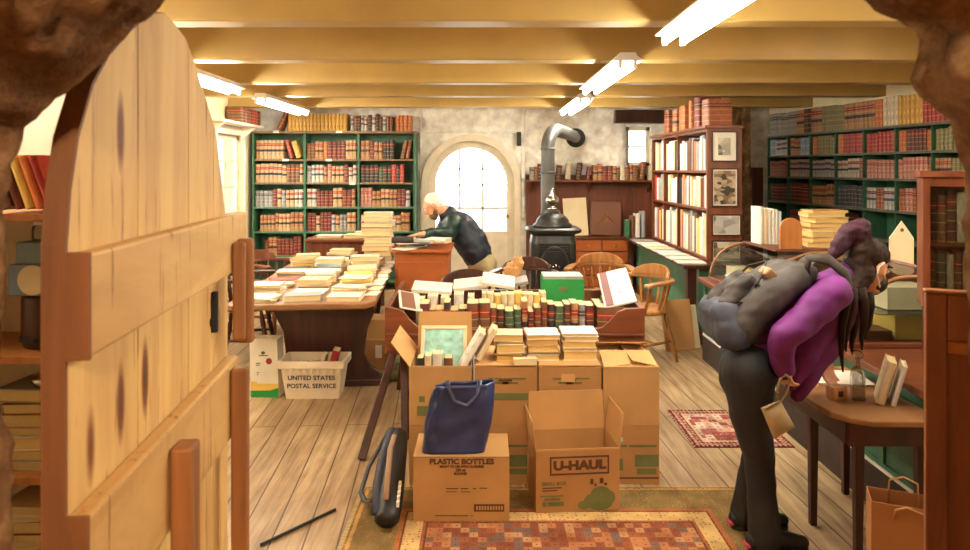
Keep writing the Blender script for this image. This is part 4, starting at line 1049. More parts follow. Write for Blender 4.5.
for i, (x, y, z, w, d_, kk, ry, rx) in enumerate(((-.36,4.66,.775,.27,.2,'white',4,8),(-.10,4.69,.797,.23,.19,'white',-6,10),(.09,4.62,.83,.22,.18,'white',8,14),(.20,4.74,.80,.2,.16,'grey',-10,6))):
    o = MB().box(-w/2,w/2,-d_/2,d_/2,0,.025).obj('pamphlet_bundle', CV[kk], bevel=.004); o.matrix_basis = T(x,y,z) @ R(D(ry),'Y') @ R(D(rx),'X')
    tag(o, f'{kk} bundle of pamphlets over the back of the trough, {ordn(i+1)} from the man', 'papers', 'pamphlet bundles on the trough')
wl = MB()
nb = 16
o = MB().ell((.20,4.86,.87),(.065,.05,.075)).ell((.245,4.86,.93),(.038,.035,.045)).obj('crumpled_wrapper', CV['tan'], smooth=False, loc=(.2,4.86,.80))
for vtx in o.data.vertices: vtx.co *= 1+.22*noise.noise(vtx.co*30)
tag(o, 'crumpled brown wrapper on the pale pamphlets below the stove', 'wrapper')
t = thing('slip_case', 'bright green slip case with grey top in the back of the trough below the stove', 'case', (.53, 4.62, .53))
MB().box(.385,.66,4.52,4.74,.5255,.868).obj('body', M['greenbox'], t, True, bevel=.004)
MB().box(.39,.655,4.525,4.735,.8685,.885).obj('top_sheet', CV['grey'], t, True)
m = MB().prism([(.52+.03*math.cos(a), .80+.02*math.sin(a)) for a in [2*PI*i/10 for i in range(10)]], 4.5185, 4.5195, 'y').obj('emblem', M['printg'], t, True)
t = thing('portfolio', 'white-edged portfolio lying slantwise over the counter end of the trough', 'portfolio', (.85, 4.4, .77))
FX = T(.855, 4.43, .825) @ R(D(-8)) @ R(D(-14),'Y') @ R(D(14),'X')
MB().box(-.10,.10,-.27,.27,0,.012,FX).obj('board', CV['white'], t, True, bevel=.002)
MB().box(-.088,-.04,-.262,.262,.0122,.016,FX).obj('spine_label', CV['dark red'], t, True)
MB().box(-.03,.085,-.25,.25,.0122,.0135,FX).obj('cover_sheet', CV['printed'], t, True)
for i, (x, kk) in enumerate(((.735,'cream'),(.80,'printed'))):
    book(CV[kk], (.05,.16,.21+.02*i), T(x, 4.40, .5258), f'{kk} book in the trough under the slanting portfolio, {ordn(i+1)} from the green slip case')
t = thing('magazine', 'open white magazine sloping into the pine-door end of the trough', 'magazine', (-.47,4.3,.75))
FX = T(-.475, 4.30, .765) @ R(D(10)) @ R(D(12),'Y') @ R(D(6),'X')
MB().box(-.07,.07,-.19,.19,0,.006,FX).obj('pages', CV['white'], t, True); MB().box(-.055,.03,-.17,.17,.0062,.0072,FX).obj('picture', CV['brown'], t, True)

# ---------------------------------------------------------------- parlour stove
st = thing('parlour_stove', 'ornate black parlour stove with domed urn top and grey pipe', 'stove', (.69, 7.0, 0))
def rounded(w, d, r, n=5):
    P_ = []
    for cx_, cy_, a0 in ((w/2-r,d/2-r,0),(-w/2+r,d/2-r,90),(-w/2+r,-d/2+r,180),(w/2-r,-d/2+r,270)):
        for i in range(n+1): a = D(a0+90*i/n); P_.append((cx_+r*math.cos(a), cy_+r*math.sin(a)))
    return P_
def stack(layers, cx_, cy_):
    m = MB(); vs = []; n_ = 24
    for z, w, d, r in layers: vs += [(cx_+x, cy_+y, z) for x, y in rounded(w, d, r)]
    fs = [(j*n_+i, j*n_+(i+1) % n_, (j+1)*n_+(i+1) % n_, (j+1)*n_+i) for j in range(len(layers)-1) for i in range(n_)]
    fs += [tuple(range(n_))[::-1], tuple(range((len(layers)-1)*n_, len(layers)*n_))]
    return m.add(vs, fs)
sx_, sy_ = .695, 7.0
stack([(.20,.50,.44,.05),(.24,.54,.48,.06),(.28,.47,.40,.07)], sx_, sy_).obj('base', M['iron'], st, True)
stack([(.28,.44,.38,.08),(.40,.46,.40,.09),(.85,.46,.40,.09),(.93,.43,.37,.08),(.95,.46,.4,.08)], sx_, sy_).obj('firebox', M['iron'], st, True, bevel=.006)
stack([(.951,.50,.44,.09),(.965,.555,.49,.10),(.99,.56,.5,.1),(1.005,.50,.44,.09)], sx_, sy_).obj('top_plate', M['iron'], st, True, bevel=.004)
MB().lathe([(.20,1.006),(.20,1.03),(.17,1.05),(.165,1.08),(.135,1.115),(.09,1.14),(.07,1.155),(.085,1.165),(.05,1.18)], 24, T(sx_, sy_, 0)).obj('dome', M['iron'], st, True, smooth=True)
MB().lathe([(.04,1.181),(.055,1.19),(.03,1.205),(.025,1.22),(.055,1.245),(.07,1.275),(.06,1.305),(.03,1.325),(.035,1.335),(.018,1.35),(.022,1.37),(.004,1.40)], 18, T(sx_, sy_, 0)).obj('urn_finial', M['nickel'], st, True, smooth=True)
m = MB(); m.box(sx_-.155,sx_+.155,sy_-.215,sy_-.201,.40,.86)
m.obj('door_panel', M['irond'], st, True, bevel=.008)
MB().tube([(sx_+.135*math.cos(a), sy_-.217, .63+.19*math.sin(a)) for a in [2*PI*i/24 for i in range(24)]], .012, 6, closed=True).obj('door_moulding', M['iron'], st, True, smooth=True)
MB().tube([(sx_+.06*math.cos(a), sy_-.218, .535+.05*math.sin(a)) for a in [2*PI*i/16 for i in range(16)]], .011, 6, closed=True).ell((sx_, sy_-.214, .535), (.05,.014,.04)).obj('medallion', M['irond'], st, True, smooth=True)
for i in range(4): MB().ell((sx_-.045+.03*i, sy_-.22, .635-.012*(i % 2)), (.012,.008,.016)).obj('nickel_stud', M['nickel'], st, True, smooth=True)
for i in range(3): MB().box(sx_-.14, sx_+.14, sy_-.222, sy_-.2155, .77+.025*i, .78+.025*i).obj('door_bar', M['iron'], st, True)
MB().rod((sx_+.15,sy_-.23,.62),(sx_+.19,sy_-.235,.62),.012).obj('door_handle', M['nickel'], st, True)
for ax_ in (-1,1):
    for ay_ in (-1,1): MB().tube([(sx_+ax_*.2,sy_+ay_*.17,.21),(sx_+ax_*.25,sy_+ay_*.2,.14),(sx_+ax_*.22,sy_+ay_*.19,.06),(sx_+ax_*.26,sy_+ay_*.22,.0)],[.035,.028,.018,.022],8).obj('leg', M['iron'], st, True, smooth=True)
px_, py_ = .665, 7.19
path = [(px_,py_,1.006),(px_,py_,1.2),(px_,py_,1.5),(px_,py_,1.8)]+[(px_+.22*(1-math.cos(a))*.5, py_+.22*(1-math.cos(a))*.9, 1.82+.20*math.sin(a)) for a in [PI/2*i/6 for i in range(7)]]
path += [(1.12, 8.6, 2.02),(1.22,9.17,2.02)]
MB().tube(path, .072, 16).obj('stovepipe', M['pipe'], st, True, smooth=True)
for q in (1.12, 1.55, 1.80): MB().lathe([(.0725,q),(.079,q+.005),(.079,q+.02),(.0725,q+.025)], 16, T(px_,py_,0)).obj('pipe_collar', M['pipe'], st, True, smooth=True)
MB().lathe([(.073,0),(.13,0),(.13,.012),(.073,.014)], 20, T(1.22,9.15,2.02) @ R(-PI/2,'X')).obj('wall_collar', M['irond'], st, True)

# ---------------------------------------------------------------- drawers behind the stove, boards on top
def drawers(x0, x1, y0, y1, z1, cols, rows):
    t = thing('drawer_chest', 'red-brown chest of small drawers against the panelling behind the stove', 'chest', ((x0+x1)/2, (y0+y1)/2, 0))
    MB().box(x0,x1,y0,y1,.06,z1-.02).obj('carcass', M['mahog'], t, True)
    MB().box(x0-.02,x1+.02,y0-.02,y1,z1-.0195,z1).obj('top', M['mahog_h'], t, True, bevel=.003)
    MB().box(x0+.02,x1-.02,y0+.02,y1-.02,0,.0595).obj('plinth', M['dkwood'], t, True)
    cw = (x1-x0)/cols; rh = (z1-.10)/rows
    for i in range(cols):
        for j in range(rows):
            xa = x0+cw*i+.012; za = .075+rh*j
            d_ = MB().box(xa, xa+cw-.024, y0-.014, y0-.0005, za, za+rh-.02).obj('drawer', M['desk'], t, True, bevel=.004)
            MB().ell((xa+cw/2-.012, y0-.024, za+rh/2-.01), (.016,.016,.016)).obj('knob', M['brass'], d_, True, smooth=True)
drawers(XW(574,8.85), XW(629,8.85), 8.84, 9.24, .715, 2, 4)
t = thing('drawing_board', 'cream blank board leaning on the panelling above the drawers, right of the stove', 'board', (1.2,9.0,.716))
FX = T(XW(577,8.92), 8.93, .723) @ R(D(-3),'Y') @ R(D(-9),'X')
MB().box(-.155,.155,0,.012,0,.50,FX).obj('sheet', CV['cream'], t, True, bevel=.002)
t = thing('album', 'large brown album with gold emblem leaning above the drawers', 'album', (1.55,9.0,.716))
FX = T(XW(606,8.92), 8.93, .726) @ R(D(2),'Y') @ R(D(-10),'X')
MB().box(-.205,.205,0,.03,0,.45,FX).obj('cover', CV['brown'], t, True, bevel=.004)
m = MB()
m.tube([FX @ Vector(p) for p in ((-.10,-.003,.17),(-.04,-.003,.24),(0,-.003,.25),(.04,-.003,.24),(.10,-.003,.17))], .007, 6)
m.obj('gold_emblem', M['brass'], t, True)
m = MB().tube([FX @ Vector(p) for p in ((0,-.003,.17),(0,-.003,.29))], .006, 6).tube([FX @ Vector(p) for p in ((-.025,-.003,.27),(.025,-.003,.27))], .006, 6); m.obj('gold_stem', M['brass'], t, True)
m = MB()
for a in ((-.2,.2,.005,.012),(-.2,.2,.438,.445),(-.2,-.193,.012,.438),(.193,.2,.012,.438)): m.box(a[0],a[1],-.0015,-.0003,a[2],a[3],FX)
m.obj('border', M['dkwood'], t, True)
o = MB().box(XW(519,9.2)-.03, XW(519,9.2)+.03, YB-.12, YB-.055, ZW(146,9.2), ZW(132,9.2)).obj('iron_box', M['irond'], bevel=.004, loc=(XW(519,9.2),9.2,2.0)); tag(o, 'small dark iron box on the whitewashed wall between the arched door and the stovepipe', 'fitting')
# ---------------------------------------------------------------- green counter under the mahogany bookcase
gc = thing('counter', 'dark-topped green counter running towards the back below the mahogany bookcase', 'counter', (2.1,7.4,0))
MB().box(1.79,2.50,6.12,8.80,.70,.733).obj('countertop', M['dkwood'], gc, True, bevel=.004)
MB().box(1.95,2.46,6.55,8.78,.12,.698).obj('cabinet', M['green'], gc, True)
MB().box(1.955,2.46,6.20,6.545,.12,.698).obj('end_cabinet', M['green'], gc, True)
MB().box(1.84,1.92,6.17,6.25,.14,.698).obj('post', M['dkwood'], gc, True, bevel=.004)
MB().box(1.81,1.95,6.14,6.28,.0,.139).obj('post_base', M['mahog'], gc, True, bevel=.006)
MB().box(1.952,2.47,6.195,8.79,.0,.119).obj('plinth', M['mahog_h'], gc, True)
MB().box(1.84,1.90,8.7,8.78,.0,.698).obj('post', M['dkwood'], gc, True)
for i in range(8):
    y = 6.32+.27*i; kk = ['white','printed','white','pale blue','cream','printed','white','grey','white'][i]
    o = MB().box(-.13,.13,-.10,.10,0,.006+.003*(i % 3)).obj('magazine', CV[kk]); o.matrix_basis = T(1.905, y, .7335) @ R(random.uniform(-.12,.12))
    tag(o, f'{kk} magazine laid along the edge of the green counter, {ordn(i+1)} from its dark post', 'magazine', 'magazines along the green counter')
for i, (x, w, h, kk) in enumerate(((1.70,.10,.27,'black'),(1.80,.05,.22,'green'),(1.86,.04,.27,'brown'),(1.92,.06,.30,'white'),(1.99,.05,.33,'grey'))):
    if x < 1.79:
        continue
    book(CV[kk], (w,.16,h), T(x+.02, 8.62, .7335), f'{kk} book standing at the far end of the green counter, {ordn(i)} from the drawers', 'books at the far end of the green counter')
for i, (x, y, w, h, a, m_) in enumerate(((1.72,5.98,.30,.44,-12,'tan'),(1.80,6.03,.26,.38,-12,'cream'))):
    o = MB().box(-w/2,w/2,-.006,.006,0,h).obj('portfolio_board', CV[m_], bevel=.002); o.matrix_basis = T(x,y,.004) @ R(D(18)) @ R(D(a),'X')
    tag(o, ['large tan portfolio board leaning against the green counter post behind the captains chair','smaller cream board leaning behind the tan one at the green counter post'][i], 'board')

# ---------------------------------------------------------------- showcase counter on the right
sc = thing('showcase_counter', 'green panelled shop counter with dark skirting, carrying the curved glass cases', 'counter', (2.15,4.3,0))
y0, y1, xf, xb = 2.62, 5.72, 1.83, 2.50
MB().box(xf+.02,xb,y0,y1,.205,.655).obj('carcass', M['green'], sc, True)
MB().box(xf,xb,y0,y1,0,.20).obj('skirting', M['gdark'], sc, True)
m = MB()
for i in range(7):
    ya = y0+.03+i*(y1-y0-.06)/6
    m.box(xf+.006,xf+.0195,ya-.02,ya+.02,.24,.62)
m.box(xf+.006,xf+.0195,y0,y1,.2005,.24).box(xf+.006,xf+.0195,y0,y1,.62,.655); m.obj('panel_frame', M['green'], sc, True)
m = MB().box(xf-.001,xf+.0055,y0,y1,.205,.222); m.obj('white_bead', M['white'], sc, True)
MB().box(xf-.04,xb+.02,y0-.02,y1+.02,.656,.69).obj('ledge', M['mahog_h'], sc, True, bevel=.005)
def showcase(name, label, ya, yb, h, contents):
    t = thing(name, label, 'showcase', (2.15,(ya+yb)/2,.691))
    z0 = .691; n_ = 12; x0_, x1_ = 1.86, 2.42
    curve = [(x0_+.30*(1-math.cos(a)), z0+.03+(h-.03)*math.sin(a)) for a in [PI/2*i/n_ for i in range(n_+1)]]+[(x1_, z0+h)]
    MB().box(x0_-.015,x1_+.015,ya,yb,z0,z0+.028).obj('base_frame', M['mahog_h'], t, True, bevel=.003)
    vs = []; fs = []
    for y in (ya+.01, yb-.01): vs += [(x, y, z) for x, z in curve]
    L = len(curve); fs = [(i, i+1, L+i+1, L+i) for i in range(L-1)]
    MB().add(vs, fs).obj('curved_glass', M['glass'], t, True, smooth=True)
    for y in (ya+.012, yb-.012):
        MB().prism([(x1_, z0+.03)]+[(x0_+.002, z0+.03)]+curve[1:], y-.0015, y+.0015, 'y').obj('end_glass', M['glass'], t, True)
        MB().tube([(x, y, z) for x, z in curve], .011, 6).obj('end_rail', M['stain'], t, True, smooth=True)
    MB().rod((x1_,ya+.01,z0+h),(x1_,yb-.01,z0+h),.011).obj('top_rail', M['mahog'], t, True)
    MB().box(x1_-.012,x1_,ya+.02,yb-.02,z0+.029,z0+h).obj('back_panel', M['mahog'], t, True)
    MB().box(x0_+.14,x1_-.013,ya+.02,yb-.02,z0+.165,z0+.171).obj('glass_shelf', M['glass'], t, True)
    return t
showcase('glass_showcase', 'curved-front glass showcase the woman peers into, arched brown end rail', 3.44, 4.45, .36, 0)
showcase('glass_showcase', 'curved-front glass showcase at the far end of the counter, behind the backpack', 4.62, 5.62, .30, 0)
for i, (x, y, z, w, d_, h, kk) in enumerate(((2.24,3.60,.72,.26,.20,.13,'yellow'),(2.22,3.64,.8635,.24,.18,.12,'cream'),(2.02,3.56,.72,.14,.14,.05,'brown'),(2.1,3.83,.72,.3,.2,.10,'cream'),(2.05,4.05,.72,.2,.2,.06,'red'),(2.2,4.3,.72,.22,.2,.12,'tan'))):
    o = MB().box(x-w/2,x+w/2,y-d_/2,y+d_/2,z,z+h).obj('boxed_set', CV[kk], bevel=.004, loc=(x,y,z)); tag(o, f'{kk} boxed book inside the showcase the woman peers into, {ordn(i+1)} from its arched end rail', 'boxed book', 'boxed books in the near showcase')
for i, (x, y, w, d_, h, kk) in enumerate(((2.1,5.4,.3,.2,.10,'cream'),(2.12,5.12,.26,.2,.12,'yellow'),(2.22,4.85,.22,.2,.12,'cream'),(2.0,4.8,.14,.16,.05,'brown'))):
    o = MB().box(x-w/2,x+w/2,y-d_/2,y+d_/2,.72,.72+h).obj('boxed_set', CV[kk], bevel=.004, loc=(x,y,.72)); tag(o, f'{kk} boxed book inside the far showcase, {ordn(i+1)} from the mahogany bookcase', 'boxed book', 'boxed books in the far showcase')
# bin of pale books standing behind the far case
bz = .69
t = thing('book_bin', 'wooden book bin with round-topped end board, full of pale books, behind the backpack', 'bin', (2.52,5.0,0))
EX = [(XW(779,4.95),.80),(XW(801,4.95),.80)]
xa, xb2 = XW(779,4.95), XW(801,4.95)
pts = [(xa,1.0195),(xb2,1.0195),(xb2,1.17)]+[((xa+xb2)/2+(xb2-xa)/2*math.cos(a), 1.17+.075*math.sin(a)) for a in [PI*i/10 for i in range(11)]][1:-1]+[(xa,1.17)]
MB().prism(pts, 4.93, 4.955, 'y').obj('end_board', M['oak'], t, True, bevel=.003)
MB().box(2.53,2.96,4.90,5.5,.05,1.0035).obj('stand', M['panel'], t, True)
MB().box(2.09,2.96,4.90,5.5,1.004,1.019).obj('tray', M['panel'], t, True)
x = 2.535-.56
n = 0
yb_ = 5.30; x = XW(757, yb_); 
PWH = ['white','cream','white','printed','white','pale blue','white']
while x < XW(778, yb_):
    t_ = random.uniform(.022,.034); kk = PWH[n % 7]; n += 1
    book(CV[kk], (t_,.18,.27+random.uniform(-.02,.02)), T(x+t_/2, yb_-.06, 1.0195), f'{kk} tall book, {ordn(n)} from the mahogany bookcase in the bin of pale books', 'tall pale books in the bin'); x += t_+.0015
z = 1.0195
for i, (kk, t_) in enumerate((('cream',.035),('tan',.04),('cream',.04),('white',.03),('tan',.035),('cream',.04),('cream',.03),('tan',.02))):
    flat_book(CV[kk], (t_,.2,.27), 2.44+.0+.02*(i % 2)+.10, 5.13, z, D(6)*(i % 3-1), f'{kk} book, {ordn(i+1)} up in the pile beside the round-topped end board', 'pile in the book bin', M['ivory']); z += t_+.0006
for i, (x, y, kk) in enumerate(((2.2,5.32,'tan'),(2.42,5.38,'rust'))):
    pass
# glazed book cabinet standing on the showcase's back
gb = thing('glazed_cabinet', 'small glazed mahogany cabinet with two shelves of books beside the stone doorway', 'cabinet', (2.3,3.15,0))
xa, xb2, ya, za, zb = 2.03, 2.42, 3.02, .96, 1.56
CM = T(2.015, 3.13, 0) @ R(D(-27))
Wd = .42
MB().box(0,.03,0,.03,za,zb,CM).box(Wd-.03,Wd,0,.03,za,zb,CM).box(.03,Wd-.03,0,.03,za,za+.04,CM).box(.03,Wd-.03,0,.03,zb-.04,zb,CM).obj('door_frame', M['mahog'], gb, True, bevel=.003)
MB().box(.03,Wd-.03,.012,.015,za+.04,zb-.04,CM).obj('door_glass', M['glass'], gb, True)
MB().box(0,Wd,.031,.24,za-.001,za+.02,CM).box(0,Wd,.031,.24,zb-.02,zb,CM).box(0,.02,.031,.24,za+.02,zb-.02,CM).box(Wd-.02,Wd,.031,.24,za+.02,zb-.02,CM).box(.02,Wd-.02,.225,.24,za+.02,zb-.02,CM).obj('carcass', M['mahog'], gb, True)
MB().box(.021,Wd-.021,.035,.22,1.245,1.262,CM).obj('shelf', M['mahog_h'], gb, True)
MB().box(-.02,Wd+.02,-.012,.25,zb+.0005,zb+.03,CM).obj('cornice', M['mahog_h'], gb, True, bevel=.006)
MB().box(.02,Wd-.02,.04,.22,.6895,za-.002,CM).obj('pedestal', M['dkwood'], gb, True)
for j, (zz, hm) in enumerate(((.981,.25),(1.2625,.245))):
    x = .028; n = 0
    while True:
        t_ = random.uniform(.024,.042)
        if x+t_ > Wd-.024: break
        n += 1; kk = wchoice([('cream',3),('green',1.5),('olive',1.2),('maroon',1.5),('white',2),('brown',1.5)])
        volume('book', kk, (t_,.12,hm-random.uniform(0,.04)), CM @ T(x+t_/2,.06,zz+.0005), f'{kk} book, {ordn(n)} from the hinge edge on the {["lower","upper"][j]} shelf of the glazed cabinet', 'books in the glazed cabinet'); x += t_+.0015
t = thing('cardboard_tag', 'cream house-shaped board standing behind the womans head', 'board', (2.55,4.25,1.0))
yq = 4.3; xa, xb2 = XW(890,yq), XW(914,yq)
MB().prism([(xa,ZW(272,yq)),(xb2,ZW(272,yq)),(xb2,ZW(238,yq)),((xa+xb2)/2,ZW(221,yq)),(xa,ZW(238,yq))], yq, yq+.012, 'y').obj('board', CV['cream'], t, True, bevel=.002)
MB().prism([((xa+xb2)/2+.012*math.cos(a), ZW(230,yq)+.012*math.sin(a)) for a in [2*PI*i/12 for i in range(12)]], yq-.0015, yq-.0003, 'y').obj('eyelet', CV['brown'], t, True)
MB().box(xa-.03,xb2+.25,yq-.03,yq+.2,.0,ZW(272,yq)-.001).obj('stand', M['panel'], t, True)
# ---------------------------------------------------------------- little dark table with the bottle
lt = thing('side_table', 'small dark side table with rounded corner in front of the counter', 'table', (1.6,3.0,0))
pts = [(1.81,2.66),(1.81,3.42),(1.40,3.42),(1.395,2.86),(1.41,2.77),(1.45,2.71),(1.52,2.67)]
MB().prism(pts[::-1], .585, .61, 'z').obj('tabletop', M['stain'], lt, True, bevel=.006)
MB().box(1.46,1.79,2.72,2.745,.49,.584).box(1.455,1.48,2.745,3.37,.49,.584).box(1.46,1.79,3.37,3.39,.49,.584).box(1.77,1.795,2.745,3.37,.49,.584).obj('apron', M['dkwood'], lt, True)
for x, y in ((1.475,3.06),(1.53,2.79),(1.765,2.76),(1.775,3.35)):
    m = MB(); a = .02; b_ = .014
    m.add([(x-a,y-a,.584),(x+a,y-a,.584),(x+a,y+a,.584),(x-a,y+a,.584),(x-b_,y-b_,0),(x+b_,y-b_,0),(x+b_,y+b_,0),(x-b_,y+b_,0)], [(0,1,2,3),(7,6,5,4),(0,4,5,1),(1,5,6,2),(2,6,7,3),(3,7,4,0)]).obj('leg', M['dkwood'], lt, True, bevel=.003)
o = MB().box(-.17,.17,-.11,.11,0,.008).obj('paper_pad', M['paper']); o.matrix_basis = T(1.62,3.22,.6105) @ R(D(-8)); tag(o, 'white paper pad lying at the back of the small side table', 'paper')
t = thing('glass_bottle', 'clear square glass bottle with stopper on the small side table', 'bottle', (1.615,2.90,.611))
MB().lathe([(.034,0),(.036,.006),(.036,.10),(.030,.125),(.016,.14),(.014,.17),(.018,.175)], 4, T(1.60,2.92,.611) @ R(D(30))).obj('body', glass_mat('bottle_glass', (214,222,220), .9), t, True, bevel=.004)
MB().lathe([(.012,.1755),(.02,.182),(.024,.195),(.014,.21)], 12, T(1.60,2.92,.611)).obj('stopper', M['glass'], t, True, smooth=True)
MB().lathe([(.031,.006),(.032,.03),(.031,.045)], 4, T(1.60,2.92,.611) @ R(D(30))).obj('liquid', glass_mat('pale_water', (225,220,200)), t, True)
o = MB().box(-.033,.033,-.025,.025,0,.055).obj('keepsake_box', CV['tan'], bevel=.003); o.matrix_basis = T(1.515,2.93,.6105) @ R(D(12)); tag(o, 'little tan box beside the glass bottle on the side table', 'box')
k = MB().box(-.012,.012,-.0262,-.0253,.015,.04).obj('dark_label', CV['black'], o)
book(CV['cream'], (.035,.14,.185), T(1.65,2.84,.617) @ R(D(-27)) @ R(D(14),'Y'), 'cream book leaning upright on the side table beside the bottle')
book(CV['white'], (.018,.13,.175), T(1.695,2.82,.615) @ R(D(-27)) @ R(D(14),'Y'), 'thin white book leaning behind the cream one on the side table')
# paper carrier beside it
t = thing('paper_bag', 'plain brown kraft paper bag with string handle at the foot of the side table', 'bag', (1.53,2.47,0), D(0))
KX = T(1.53,2.47,0) @ R(D(-22))
m = MB(); w, d_, h = .24,.13,.40
vs = [(-w/2,-d_/2,0),(w/2,-d_/2,0),(w/2,d_/2,0),(-w/2,d_/2,0),(-w/2,-d_/2,h),(w/2,-d_/2,h),(w/2,d_/2,h),(-w/2,d_/2,h)]
vi = [(x*.97,y*.95,max(z,.003)) for x,y,z in vs]
m.add(vs+vi, [(3,2,1,0),(0,1,5,4),(1,2,6,5),(2,3,7,6),(3,0,4,7),(8,9,10,11),(12,13,9,8),(13,14,10,9),(14,15,11,10),(15,12,8,11),(4,5,13,12),(5,6,14,13),(6,7,15,14),(7,4,12,15)], KX).obj('body', M['kraft'], t, True)
MB().tube([KX @ Vector(p) for p in ((-.05,-d_/2-.003,h-.05),(-.045,-d_/2-.006,h-.015),(-.01,-d_/2-.006,h-.0),(.04,-d_/2-.006,h-.015),(.045,-d_/2-.003,h-.05))], .0035, 6).obj('handle', CV['tan'], t, True, smooth=True)
MB().tube([KX @ Vector(p) for p in ((-.05,d_/2-.01,h-.05),(-.045,d_/2-.012,h+.04),(0,d_/2-.012,h+.06),(.045,d_/2-.012,h+.04),(.05,d_/2-.01,h-.05))], .0035, 6).obj('handle', CV['tan'], t, True, smooth=True)
# panelled cabinet beside the stone doorway
pc = thing('half_gate', 'red-brown panelled half-height wooden gate beside the stone doorway', 'gate', (1.35,1.75,0))
PX = T(1.205,1.86,.015) @ R(D(-24))
MB().box(0,.05,0,.03,0,1.245,PX).obj('stile', M['gate'], pc, True, bevel=.004)
MB().box(.051,.5,0,.03,1.12,1.245,PX).obj('rail', M['gate'], pc, True, bevel=.004)
MB().box(.051,.5,.012,.028,0,1.119,PX).obj('panel', M['gate'], pc, True)
MB().box(.051,.5,.002,.0118,1.085,1.119,PX).obj('moulding', M['oak'], pc, True, bevel=.004)
MB().box(-.004,.5,-.004,.034,1.2455,1.256,PX).obj('top', M['gate'], pc, True, bevel=.006)
# small rugs
def rug(name, label, x0, x1, y0, y1, h, palette, rz=0, sc=26):
    w, d = x1-x0, y1-y0
    tt = NT(name+'_weave'); tt.b.inputs['Roughness'].default_value = .95; tt.b.inputs['Specular IOR Level'].default_value = .1
    g = tt.coord('Object'); s_ = tt.n('ShaderNodeSeparateXYZ'); tt.l(g, s_.inputs[0])
    ex = tt.math('SUBTRACT', w/2, tt.math('ABSOLUTE', s_.outputs['X'])); ey = tt.math('SUBTRACT', d/2, tt.math('ABSOLUTE', s_.outputs['Y']))
    e = tt.math('MINIMUM', ex, ey)
    bands = palette['bands']; L = palette['bw']
    colr = tt.ramp(tt.math('DIVIDE', e, L), bands, 'CONSTANT')
    vo = tt.n('ShaderNodeTexVoronoi', Scale=sc); vo.distance = 'MANHATTAN'; vo.inputs['Randomness'].default_value = 0.0; tt.l(g, vo.inputs['Vector'])
    field = tt.ramp(vo.outputs['Color'], palette['field'], 'CONSTANT')
    d0 = vo.outputs['Distance']
    f1 = tt.math('MULTIPLY', tt.math('GREATER_THAN', d0, .22), tt.math('LESS_THAN', d0, .36))
    field = tt.mix(f1, field, lin(palette['ink'])); field = tt.mix(tt.math('LESS_THAN', d0, .13), field, lin(palette['bg']))
    v2 = tt.n('ShaderNodeTexVoronoi', Scale=sc*2.4); v2.inputs['Randomness'].default_value = .25; tt.l(g, v2.inputs['Vector'])
    spots = tt.ramp(v2.outputs['Color'], [(0, palette['ink']), (.35, palette['bg']), (.6, palette['dot']), (.8, palette['field'][0][1])], 'CONSTANT')
    field = tt.mix(tt.math('MULTIPLY', tt.math('LESS_THAN', v2.outputs['Distance'], .26), .8), field, spots)
    wv = tt.n('ShaderNodeTexVoronoi', Scale=sc*1.9); wv.inputs['Randomness'].default_value = .3; tt.l(g, wv.inputs['Vector'])
    mot = tt.ramp(wv.outputs['Distance'], [(.0, palette['dot']), (.28, palette['dot']), (.30, palette['bg']), (1, palette['bg'])], 'CONSTANT')
    bmix = tt.mix(tt.math('MULTIPLY', tt.math('LESS_THAN', wv.outputs['Distance'], .34), .75), colr, mot)
    infield = tt.math('GREATER_THAN', e, L)
    col = tt.mix(infield, bmix, field)
    nz = tt.n('ShaderNodeTexNoise', Scale=7, Detail=4); tt.l(g, nz.inputs['Vector'])
    col = tt.mix(1.0, col, tt.ramp(nz.outputs['Fac'], [(.3,(200,195,190)),(.65,(255,255,255))]), 'MULTIPLY')
    tt.l(col, tt.b.inputs['Base Color'])
    n_ = tt.n('ShaderNodeTexNoise', Scale=160); tt.l(g, n_.inputs['Vector']); tt.bump(n_.outputs['Fac'], .4, .004)
    t = thing(name, label, 'rug', ((x0+x1)/2, (y0+y1)/2, 0), rz)
    MB().box(-w/2,w/2,-d/2,d/2,.0005,h).obj('pile', tt.m, t, bevel=.002)
    fr = MB()
    k_ = int(d/.012)
    for sx in (-1,):
        for i in range(k_):
            y = -d/2+d*(i+.5)/k_; fr.box(sx*w/2-.022*(1 if sx < 0 else 0), sx*w/2+(.022 if sx > 0 else 0), y-.002, y+.002, .0005, .003)
    if name == 'rug': fr.obj('fringe', M['cream'], t)
    return t
rug('rug', 'large patterned orange and red rug with yellow borders under the moving boxes', -.60, 1.27, .9, 3.40, .009,
    {'bands':[(0,(140,104,62)),(.03,(190,150,92)),(.08,(134,112,70)),(.62,(178,108,66)),(.68,(120,72,48)),(.71,(212,178,120)),(.93,(160,92,60)),(.97,(110,66,46))],'bw':.345,'field':[(0,(150,90,60)),(.25,(172,116,78)),(.45,(136,80,58)),(.62,(122,98,88)),(.75,(182,138,98)),(.9,(148,94,68))],'ink':(120,52,32),'dot':(96,52,38),'bg':(222,176,104)})
rug('small_rug', 'small faded red and cream rug on bare boards behind the woman', 1.20, 1.78, 3.90, 4.50, .007,
    {'bands':[(0,(104,44,40)),(.3,(176,120,104)),(.5,(130,56,50)),(.8,(206,180,156))],'bw':.09,'field':[(0,(196,160,140)),(.3,(150,76,70)),(.5,(216,196,176)),(.7,(170,100,92)),(.9,(120,60,60))],'ink':(140,74,66),'dot':(206,184,164),'bg':(190,150,130)}, 0, 20)
